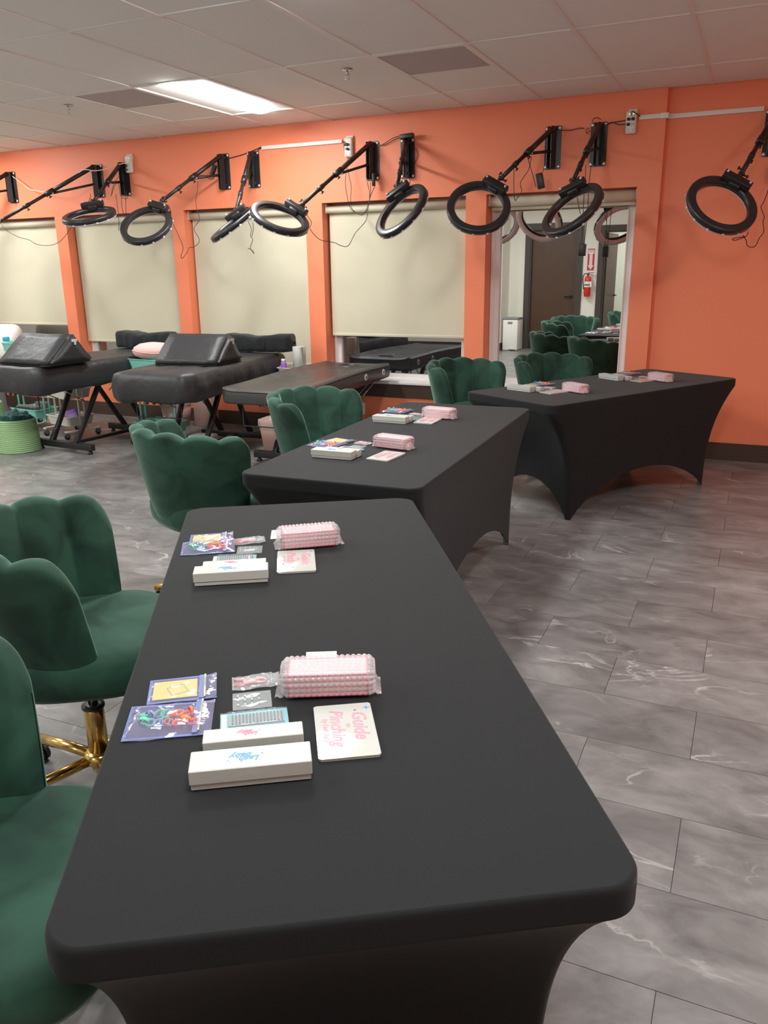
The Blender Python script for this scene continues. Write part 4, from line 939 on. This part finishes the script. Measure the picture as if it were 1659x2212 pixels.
def covered_bed(x, y, rz, zt, label, seed):
    t = empty('massage_bed', (x, y, 0), rz); tag(t, label, 'massage bed', 'massage beds'); bed_frame(t, zt)
    ring = []; hx, hy, r = .365, .93, .13; n = 12
    for cx, cy, a0, nx_, ny_ in ((hx-r, hy-r, 0, -1, 0), (-hx+r, hy-r, PI/2, 0, -1), (-hx+r, -hy+r, PI, 1, 0), (hx-r, -hy+r, 1.5*PI, 0, 1)):
        for i in range(n): a = a0+PI/2*i/n; ring.append((cx+r*math.cos(a), cy+r*math.sin(a)))
        m = 10 if nx_ else 30; ln = 2*(hx-r) if nx_ else 2*(hy-r); px_, py_ = cx+r*math.cos(a0+PI/2), cy+r*math.sin(a0+PI/2)
        for i in range(m): ring.append((px_+nx_*ln*i/m, py_+ny_*ln*i/m))
    N_ = len(ring); prof = [(.90, -.215), (.965, -.205), (1.0, -.175), (1.015, -.135), (1.015, -.09), (1.0, -.045), (.965, -.014), (.90, 0), (.75, .004), (.5, .004), (.25, .004)]
    b = MB(); vs = []
    for q, (k, dz) in enumerate(prof):
        for i, (px_, py_) in enumerate(ring):
            per = i*.35+seed; nz = noise.noise(Vector((px_*5+seed, py_*5, q*.25))); fold = noise.noise(Vector((px_*16, py_*16, seed+q*.12)))
            side = 1.0 if q < 7 else .35
            fx = k-(1-k)*0 if q < 7 else k; sc_ = fx+side*(.034*fold+.022*nz)
            sag = -.03*max(0, -py_-.5)*(q < 6)+(.012*nz)*(q < 4)*2
            yk = 1-(1-k)*(hx/hy) if q >= 7 and k > .8 else (sc_ if q < 7 and False else 1-(1-sc_)*(hx/hy) if k > .8 else k)
            vs.append((px_*sc_, py_*yk, zt+dz+sag+(.007*nz if q >= 6 else 0)))
    fs = [(a*N_+i, a*N_+(i+1) % N_, (a+1)*N_+(i+1) % N_, (a+1)*N_+i) for a in range(len(prof)-1) for i in range(N_)]
    fs.append(tuple((len(prof)-1)*N_+i for i in range(N_))); b.add(vs, fs, True); b.build('fitted_cover', 'black_cover', t)
    b = MB()
    for xx in (-.06, .0, .06): b.box((xx, -.86, zt-.225), (.020, .014, .035), bev=.003)
    b.build('strap_tab', 'black_plastic', t)
    return t
B1 = covered_bed(-5.48, 5.66, math.radians(-4), .80, 'massage bed in a wrinkled black cover above the green rope basket', 1.3)
B2 = covered_bed(-4.29, 5.76, math.radians(7), .782, 'massage bed in a black cover between the teal cart and bare leather bed', 4.4)
b = MB(); b.box((-.30, -.945, .60), (.075, .004, .03), Matrix.Rotation(-.5, 3, 'Y')); b.build('care_tag', 'paper', B1)

def wedge(parent_bed, ly, zt, label, seed, w_=.60, dx=0.0):
    M0 = Matrix.Translation(parent_bed.location) @ Matrix.Rotation(parent_bed.rotation_euler[2], 4, 'Z')
    p = M0 @ Vector((dx, ly, 0)); t = empty('wedge_cushion', (p.x, p.y, zt), parent_bed.rotation_euler[2]); tag(t, label, 'cushion', 'black wedge cushions')
    bm = bmesh.new(); hw = w_/2; vs = [bm.verts.new(c) for c in ((-hw, -.25, 0), (-hw, .27, 0), (-hw, .06, .255), (hw, -.25, 0), (hw, .27, 0), (hw, .06, .255))]
    for f in ((0, 1, 2), (5, 4, 3), (0, 3, 4, 1), (1, 4, 5, 2), (2, 5, 3, 0)): bm.faces.new([vs[i] for i in f])
    bmesh.ops.recalc_face_normals(bm, faces=bm.faces); bmesh.ops.bevel(bm, geom=list(bm.edges), offset=.028, segments=3, affect='EDGES')
    bmesh.ops.triangulate(bm, faces=list(bm.faces)); bmesh.ops.subdivide_edges(bm, edges=[e for e in bm.edges if e.calc_length() > .08], cuts=5, use_grid_fill=True)
    for v in bm.verts:
        q = noise.noise(v.co*7+Vector((seed, 0, 0))); v.co += Vector((q*.010, noise.noise(v.co*9+Vector((0, seed, 0)))*.008, q*.006 if v.co.z > .02 else 0))
        v.co.z = max(v.co.z, .001)
    b = MB(); b.frombm(bm, True); b.build('cover', 'black_cover', t)
    b = MB(); b.box((hw+.006, .055, .19), (.003, .055, .022)); b.box((hw+.006, .06, .168), (.003, .02, .026)); b.build('care_tag', 'paper', t)
    return t
wedge(B1, -.62, .806, 'black wedge cushion with white tag on the bed above the green basket', 2.0, .64, .11)
wedge(B2, -.20, .788, 'black wedge cushion with white tag on the bed beside the teal cart', 6.0, .60, .03)
def head_pillow(bed, ly, zt, label, seed, w_=.70, dx=0.0):
    M0 = Matrix.Translation(bed.location) @ Matrix.Rotation(bed.rotation_euler[2], 4, 'Z'); p = M0 @ Vector((dx, ly, 0))
    t = empty('bolster_pillow', (p.x, p.y, zt), bed.rotation_euler[2]); tag(t, label, 'pillow', 'black bolster pillows')
    b = MB(); pr = rrect(.095, .080, .035, 5)
    def f(u, v):
        i = round(u*len(pr)) % len(pr); e = min(1, 26*v+.02, 26*(1-v)+.02)**.5; waist = 1-.16*math.exp(-((v-.5)/.16)**2)
        wr = .012*noise.noise(Vector((v*9+seed, pr[i][0]*14, pr[i][1]*14)))
        return Vector((-w_/2+w_*v, pr[i][0]*e+wr-.02*math.sin(PI*v), .086+pr[i][1]*e*waist+wr*.6+.004*math.cos(2*PI*v)))
    b.grid(f, len(pr), 42, wrap_u=True, flip=True); b.build('plush_cover', 'black_plush', t)
    b = MB(); b.tube([(0.10, -.112, .035), (0.10, -.119, .085), (.10, -.112, .13)], .003, 6); b.build('seam', 'black_plush', t)
    return t
head_pillow(B1, .66, .807, 'black plush bolster pillow on the bed above the green basket', 1.1, dx=.04)
head_pillow(B2, .74, .789, 'black plush bolster pillow on the bed beside the teal cart', 5.7, dx=.155)

# bare leather bed
t = B3 = empty('massage_bed', (-3.36, 5.97, 0), math.radians(1)); tag(t, 'bare black leather massage bed with face hole by the raised blind', 'massage bed', 'massage beds')
zt = .665; bed_frame(t, zt+.06)
def leather(u, v):
    x = -.345+.69*u; y = -.90+1.80*v; a = abs(x)/.345
    e = 0.0
    for s_ in (-.20, .38): e = max(e, math.exp(-((y-s_)/.012)**2))
    lip = .030*max(0, min(1, (a-.55)/.35))**1.5; wave = .5+.5*math.cos((y-.1)*3.6)
    z = zt+.02*max(0, y)+lip*(.35+.65*wave)-.006*e
    edge = min(1, (1-a)*14, (v)*30, (1-v)*30); z -= .018*(1-edge)**2
    cr = .09; dxc = max(0, abs(x)-(.345-cr)); dyc = max(0, abs(y)-(.90-cr)); d = math.hypot(dxc, dyc)
    if d > cr: sx = math.copysign(.345-cr+dxc*cr/d, x); sy = math.copysign(.90-cr+dyc*cr/d, y); x, y = sx, sy
    return Vector((x, y, z))
b = MB(); b.grid(leather, 40, 110); cut = []
for k_, f_ in enumerate(b.f):
    cx_ = sum(b.v[i][0] for i in f_)/len(f_); cy_ = sum(b.v[i][1] for i in f_)/len(f_)
    if math.hypot(cx_/1.0, cy_-.70) > .092: cut.append(k_)
b.f = [b.f[k_] for k_ in cut]; b.sm = [b.sm[k_] for k_ in cut]; b.mi = [b.mi[k_] for k_ in cut]; b.build('padded_top', 'leather', t)
b = MB(); outl = [leather(i/39, 0) for i in range(39)]+[leather(1, j/109) for j in range(109)]+[leather(1-i/39, 1) for i in range(39)]+[leather(0, 1-j/109) for j in range(109)]
N_ = len(outl); vs = []; prof = ((1.0, 0), (1.008, -.012), (1.010, -.05), (1.006, -.095), (.98, -.112), (.85, -.114))
for k, dz in prof:
    for p in outl: vs.append((p.x*k, p.y*(1+(k-1)*.4), (p.z+dz) if dz > -.03 else zt+.02*max(0, p.y)+dz))
b.add(vs, [(a*N_+i, (a+1)*N_+i, (a+1)*N_+(i+1) % N_, a*N_+(i+1) % N_) for a in range(len(prof)-1) for i in range(N_)]+[tuple((len(prof)-1)*N_+i for i in range(N_))[::-1]], True); b.build('padded_side', 'leather', t)
b = MB(); b.tube([(p.x*1.004, p.y*1.002, p.z+.001) for p in outl[::2]], .005, 6, closed=True); b.build('piping', 'black_plastic', t)
for s_ in (-.20, .38):
    b = MB(); b.tube([leather(i/30, (s_+.90)/1.8)+Vector((0, 0, .002)) for i in range(1, 30)], .004, 6); b.build('section_seam', 'leather', t)
b = MB(); hz = leather(.5, .88).z; b.lathe([(.118, -.003), (.114, .004), (.100, .007), (.086, .003), (.080, -.010), (.080, -.120)], 36, (0, .70, hz), cap=False); b.build('face_hole', 'leather', t)
for yy in (.30, .68):
    b = MB(); R9 = Matrix.Rotation(PI/2, 3, 'Y'); b.lathe([(.030, 0), (.028, .006), (.010, .007)], 20, (.347, yy, zt-.035), R9); g = b.build('grommet', 'white_plastic', t)
    b = MB(); b.lathe([(.012, .007), (.009, .009)], 12, (.347, yy, zt-.035), R9); b.build('grommet_hole', 'black_plastic', g)
b = MB(); b.box((-.05, -.70, zt-.125), (.09, .03, .03), bev=.006); b.cyl((-.08, -.715, zt-.135), (-.08, -.74, zt-.135), .014); b.build('catch', 'black_plastic', t)
b = MB(); b.tube([(.30, .62, zt-.10), (.26, .42, zt-.22)], .005, 6); b.build('brace_rod', 'chrome', t)

# ------------------------------------------------------------------ trolleys
def cart(x, y, rz, H, col, label, w_=.40, d_=.29):
    t = empty('trolley', (x, y, 0), rz); tag(t, label, 'trolley', 'rolling trolleys')
    for k, z in enumerate((.115, .115+(H-.20)*.5, H-.085)):
        b = MB(); th = .003; h = .085
        o_ = rrect(w_/2, d_/2, .03, 4); i_ = rrect(w_/2-th, d_/2-th, .028, 4); o2 = rrect(w_/2+.008, d_/2+.008, .034, 4); ob = rrect(w_/2-.018, d_/2-.018, .03, 4); ib = rrect(w_/2-.020, d_/2-.020, .03, 4)
        n = len(o_); vs = [(p[0], p[1], z) for p in ob]+[(p[0], p[1], z+h) for p in o_]+[(p[0], p[1], z+h) for p in o2]+[(p[0], p[1], z+h+.006) for p in o2]+[(p[0], p[1], z+h+.006) for p in i_]+[(p[0], p[1], z+.004) for p in ib]
        fs = [(a*n+i, a*n+(i+1) % n, (a+1)*n+(i+1) % n, (a+1)*n+i) for a in range(5) for i in range(n)]+[tuple(range(n))[::-1], tuple(5*n+i for i in range(n))]
        b.add(vs, fs, False); b.build('tray', col, t)
    for sx in (-1, 1):
        for sy in (-.028, .028):
            b = MB(); b.tube([(sx*(w_/2+.010), sy, .085), (sx*(w_/2+.010), sy, H-.01)], .0095, 10); b.build('post', col, t)
        b = MB(); b.box((sx*(w_/2+.010), 0, H), (.026, .085, .024), bev=.005); b.build('post_cap', col, t)
        b = MB(); b.tube(smoothpath([(sx*(w_/2+.010), -.028, .10), (sx*(w_/2+.010), -.05, .075), (sx*(w_/2+.012), -d_/2-.02, .072), (sx*(w_/2-.02), -d_/2-.04, .072)], 4), .0095, 8)
        b.tube(smoothpath([(sx*(w_/2+.010), .028, .10), (sx*(w_/2+.010), .05, .075), (sx*(w_/2+.012), d_/2+.02, .072), (sx*(w_/2-.02), d_/2+.04, .072)], 4), .0095, 8); b.build('base_tube', col, t)
        for sy in (-1, 1):
            cx, cy = sx*(w_/2-.015), sy*(d_/2+.025); b = MB(); b.tube([(cx-.010, cy, .027), (cx+.010, cy, .027)], .027, 14); b.build('caster_wheel', 'black_plastic', t)
            b = MB(); b.cyl((cx, cy, .072), (cx, cy, .05), .008, n=8); b.box((cx-.014, cy, .04), (.003, .03, .04)); b.box((cx+.014, cy, .04), (.003, .03, .04)); b.box((cx, cy, .058), (.030, .030, .003)); b.build('caster_fork', 'chrome', t)
    return t
CW = cart(-6.02, 5.83, math.radians(-12), .72, 'cart_white', 'white rolling trolley with a purple box beside the covered bed', .38)
CT1 = cart(-6.70, 6.02, math.radians(-8), .86, 'teal', 'teal rolling trolley holding lash cases behind the white trolley')
CT2 = cart(-4.92, 5.84, math.radians(-6), .775, 'teal', 'teal rolling trolley with a pink pillow between the covered beds', .42)
CT3 = cart(-3.865, 6.52, 0.0, .66, 'cart_white', 'white rolling trolley holding a paper towel roll behind the leather bed', .24, .26)
def at_cart(cart_o, x, y, z): return (Matrix.Translation(cart_o.location) @ Matrix.Rotation(cart_o.rotation_euler[2], 4, 'Z') @ Vector((x, y, z)))
# goods in the trolleys
CASE = None
for i in range(11):
    p = at_cart(CT1, -.15+.028*i, -.05+.006*(i % 2), .1205); t = empty('lash_case', p, CT1.rotation_euler[2]+.02*(i % 3-1)); tag(t, 'clear lash case standing in the front row in the bottom teal tray', 'case', 'lash cases in the teal trolley')
    if CASE is None: CASE = (MB().box((0, 0, .055), (.020, .075, .11), bev=.002).mesh('case', 'clear_dense'), MB().box((0, 0, .053), (.010, .066, .098)).mesh('lash_card', 'lashdark'))
    link_mesh('case', CASE[0], t); link_mesh('lash_card', CASE[1], t)
for i in range(6):
    p = at_cart(CT1, -.02+.030*i, .06, .1205); t = empty('lash_case', p, CT1.rotation_euler[2]+.3); tag(t, 'taller clear lash case leaning in the back row of the bottom teal tray', 'case', 'leaning lash cases in the teal trolley'); o = link_mesh('case', CASE[0], t); o.scale = (1, 1, 1.25); o = link_mesh('lash_card', CASE[1], t); o.scale = (1, 1, 1.25)
p = at_cart(CW, .10, -.03, .12); t = empty('product_box', p, .5); tag(t, 'purple carton tilted in the bottom tray of the white trolley', 'box'); b = MB(); b.box((0, 0, .083), (.10, .07, .12), Matrix.Rotation(-.35, 3, 'Y'), bev=.002); b.build('carton', 'purple', t); b = MB(); b.box((0, -.0365, .085), (.085, .001, .05), Matrix.Rotation(-.35, 3, 'Y')); b.build('front_print', 'ink_lilac', t)
p = at_cart(CW, -.02, .02, .12); t = empty('product_box', p, .2); tag(t, 'pink sachet box in the bottom tray of the white trolley', 'box'); b = MB(); b.box((0, 0, .052), (.09, .06, .10), bev=.003); b.build('carton', 'pinkbox', t); b = MB(); b.box((0, -.031, .06), (.07, .001, .03)); b.build('front_print', 'ink_rose', t)
p = at_cart(CW, -.11, -.02, .12); t = empty('glove_box', p, .1); tag(t, 'pale blue folded pack in the bottom tray of the white trolley', 'box'); b = MB(); b.box((0, 0, .042), (.08, .12, .08), bev=.006); b.build('carton', 'paper', t); b = MB(); b.box((0, -.0605, .05), (.07, .001, .04)); b.build('front_print', 'blue', t)
p = at_cart(CT1, -.16, -.10, .7805); t = empty('bottle', p); tag(t, 'squat teal bottle with blue cap standing on the teal trolley', 'bottle'); b = MB(); b.lathe([(.034, 0), (.036, .004), (.036, .085), (.030, .10)], 18); b.build('body', 'teal', t); b = MB(); b.lathe([(.033, .10), (.033, .135), (.030, .14)], 18); b.build('cap', 'blue', t)
def blob(name, p, size, seed, m, amp=.3, fr=9, sub=3):
    bm = bmesh.new(); bmesh.ops.create_icosphere(bm, subdivisions=sub, radius=1)
    for v in bm.verts:
        q = 1+amp*noise.noise(v.co*fr*.25+Vector((seed, seed, 0)))+amp*.5*noise.noise(v.co*fr*.6+Vector((0, seed, 0))); v.co = Vector((v.co.x*size[0]*q, v.co.y*size[1]*q, max(-size[2]*.9, v.co.z*size[2]*q)+size[2]*.9))
    b = MB(); b.frombm(bm, True); o = b.build(name, m); o.location = p; return o
p = at_cart(CT2, -.02, .0, .69+.0865); t = empty('throw_pillow', p+Vector((0, 0, .0)), .1); tag(t, 'round pink plush pillow lying on the teal trolley', 'pillow')
b = MB(); b.lathe([(.02, .004), (.10, .003), (.155, .030), (.178, .068), (.160, .105), (.11, .132), (.04, .142), (.0, .143)], 40); b.build('plush_body', 'pink_pillow', t); b = MB(); b.tube([(.1785*math.cos(a), .1785*math.sin(a), .068+.012*math.sin(2*a)) for a in [2*PI*i/40 for i in range(40)]], .003, 5, closed=True); b.build('seam', 'pink_pillow', t)
p = at_cart(CT2, .15, .02, .12); o = blob('plastic_bag', p, (.085, .075, .085), 3.3, 'clear', .5); tag(o, 'crumpled clear plastic bag in the bottom tray of the teal trolley', 'plastic bag')
p = at_cart(CT2, .02, .03, .12); t = empty('bottle', p); tag(t, 'small blue bottle in the bottom tray of the teal trolley', 'bottle'); b = MB(); b.lathe([(.026, 0), (.028, .004), (.028, .09), (.012, .105)], 16); b.build('body', 'blue', t); b = MB(); b.lathe([(.012, .105), (.012, .13)], 12); b.build('cap', 'white_plastic', t)
p = at_cart(CT3, .04, .02, .58+.0065); t = empty('paper_towel_roll', p); tag(t, 'white paper towel roll standing behind the bare leather bed', 'paper towel'); b = MB(); b.lathe([(.060, 0), (.060, .26), (.058, .262), (.020, .262), (.020, .20)], 28); b.build('roll', 'paper', t)
b = MB(); b.grid(lambda u, v: Vector((.060*math.cos(.2-.9*u)+.035*u*(1-v), -.060*math.sin(.4+1.1*u)-.01*u, .26*v)), 8, 6); b.build('loose_sheet', 'paper', t)
p = at_cart(CT3, -.085, -.06, .58+.0065); t = empty('spray_can', p); tag(t, 'small purple can with white cap beside the paper towel roll', 'can'); b = MB(); b.lathe([(.027, 0), (.028, .004), (.028, .115), (.022, .125)], 18); b.build('body', 'purple', t); b = MB(); b.lathe([(.020, .125), (.020, .15), (.016, .153)], 16); b.build('cap', 'white_plastic', t)

# ------------------------------------------------------------------ bins, basket, things on the floor
def pink_bin(x, y, rz, label, seed):
    t = empty('waste_bin', (x, y, 0), rz); tag(t, label, 'bin', 'pink waste bins')
    b = MB(); n = 28; o0 = rrect(.105, .080, .02, 6); o1 = rrect(.135, .105, .025, 6); i1 = rrect(.131, .101, .023, 6); i0 = rrect(.101, .076, .018, 6); n = len(o0)
    vs = [(p[0], p[1], 0) for p in o0]+[(p[0], p[1], .29) for p in o1]+[(p[0], p[1], .29) for p in i1]+[(p[0], p[1], .006) for p in i0]
    fs = [(a*n+i, a*n+(i+1) % n, (a+1)*n+(i+1) % n, (a+1)*n+i) for a in range(3) for i in range(n)]+[tuple(range(n))[::-1], tuple(3*n+i for i in range(n))]
    b.add(vs, fs, True); b.build('body', 'pink_bin', t)
    b = MB(); N2 = 60; o2 = rrect(.138, .108, .028, 14); N2 = len(o2)
    def lin(u, v):
        i = int(round(u*N2)) % N2; k = (.97 if v < .35 else 1.0) if v < .7 else 1.012; z = .20+.10*min(1, v/.6) if v < .65 else .305-.075*(v-.65)/.35
        w2 = .006*noise.noise(Vector((i*.5, v*2, seed))); return Vector((o2[i][0]*(k*.955 if v < .6 else k)+w2, o2[i][1]*(k*.955 if v < .6 else k)+w2, z+.012*noise.noise(Vector((i*.35, seed, 0)))*(v > .5)))
    b.grid(lin, N2, 8, wrap_u=True); b.build('bin_liner', 'liner', t); return t
pb = onz(580, 962, 0); pink_bin(-3.70, 5.90, .05, 'pink waste bin with clear liner under the bare leather bed', 2.0)
pink_bin(-5.33, 6.58, .1, 'pink waste bin with clear liner behind the teal trolley by the wall', 7.0)
t = empty('storage_box', (-5.05, 6.70, 0), 0); tag(t, 'tall pink box against the wall beside the pink bin behind teal trolley', 'box'); b = MB(); b.box((0, 0, .15), (.22, .12, .30), bev=.004); b.build('carton', 'pink_bin', t); b = MB(); b.box((0, 0, .302), (.222, .122, .008)); b.build('lid', 'pink_bin', t)
def basket(p, R0, H, label, seed, full=True):
    t = empty('rope_basket', p, .3); tag(t, label, 'basket', 'green rope baskets'); b = MB(); prof = []
    NR = 17
    for i in range(NR):
        z = H*i/(NR-1); k = R0*(1.0-.02*(z/H)-.10*(z/H)**2); zz = H/(NR-1)
        prof += [(k-.005, z), (k+.002, z+zz*.25), (k+.0035, z+zz*.5), (k+.002, z+zz*.75)]
    prof = [(R0*.6, .001)]+prof[:-3]+[(R0*.86, H+.004), (R0*.84, H), (R0*.84, .02), (.0, .02)]
    b.lathe(prof, 40); o = b.build('woven_body', 'rope_green', t)
    if full:
        for i, (a, r, z) in enumerate(((0, .0, .03), (.4, .075, .0), (1.7, .08, .005), (2.9, .075, .0), (4.1, .08, .0), (5.3, .07, .01))):
            bm = bmesh.new(); bmesh.ops.create_icosphere(bm, subdivisions=3, radius=1)
            for v in bm.verts:
                q = 1+.45*noise.noise(v.co*2.0+Vector((i*3.1+seed, 0, 0)))+.25*noise.noise(v.co*5+Vector((0, i*2.0, 0))); v.co = Vector((v.co.x*.066*q+r*math.cos(a), v.co.y*.066*q+r*math.sin(a), v.co.z*.062*q+H-.012+z))
            b = MB(); b.frombm(bm, True); b.build('rolled_towel', 'dark_green', t)
    return t
basket(onz(43, 972, 0), .185, .285, 'green rope basket of dark green towels under the covered bed', 1.0)
basket(onz(-22, 925, 0), .17, .27, 'empty taller green rope basket beside the white padded chair', 4.0, False)
o = MB(); o.box((0, 0, .045), (.25, .18, .085), bev=.03, seg=3); o = o.build('quilted_pouch', 'quilt'); o.location = onz(440, 958, 0); o.rotation_euler = (0, 0, .2); tag(o, 'clear and silver quilted pouch lying on the floor behind the askew green chair', 'pouch')
# white padded chair at the far wall
p = onz(0, 893, 0); t = empty('padded_chair', (p.x, p.y, 0), .3); tag(t, 'white padded swivel chair beside the teal trolley and window', 'chair')
b = MB(); b.lathe([(.26, 0), (.26, .02), (.10, .04), (.09, .40)], 30); b.build('pedestal', 'grey_plastic', t)
b = MB(); b.lathe([(.02, .40), (.26, .41), (.29, .45), (.29, .52), (.26, .56), (.02, .57)], 36); b.build('seat', 'white_plastic', t)
def padback(u, v):
    a = -1.9+3.8*u; e = 2*PI*v; cx = .29; r = .085*(min(1, 8*u, 8*(1-u))**.5)
    return Vector(((cx+r*math.cos(e))*math.cos(a+PI/2), (cx+r*math.cos(e))*math.sin(a+PI/2), .79+(.19/.085)*r*math.sin(e)))
b = MB(); b.grid(padback, 34, 18); b.build('backrest', 'white_plastic', t)
b = MB(); b.tube([padback(.06+.88*i/20, 0)+Vector((0, 0, .0)) for i in range(21)], .006, 6); b.build('piping', 'cream_plastic', t)
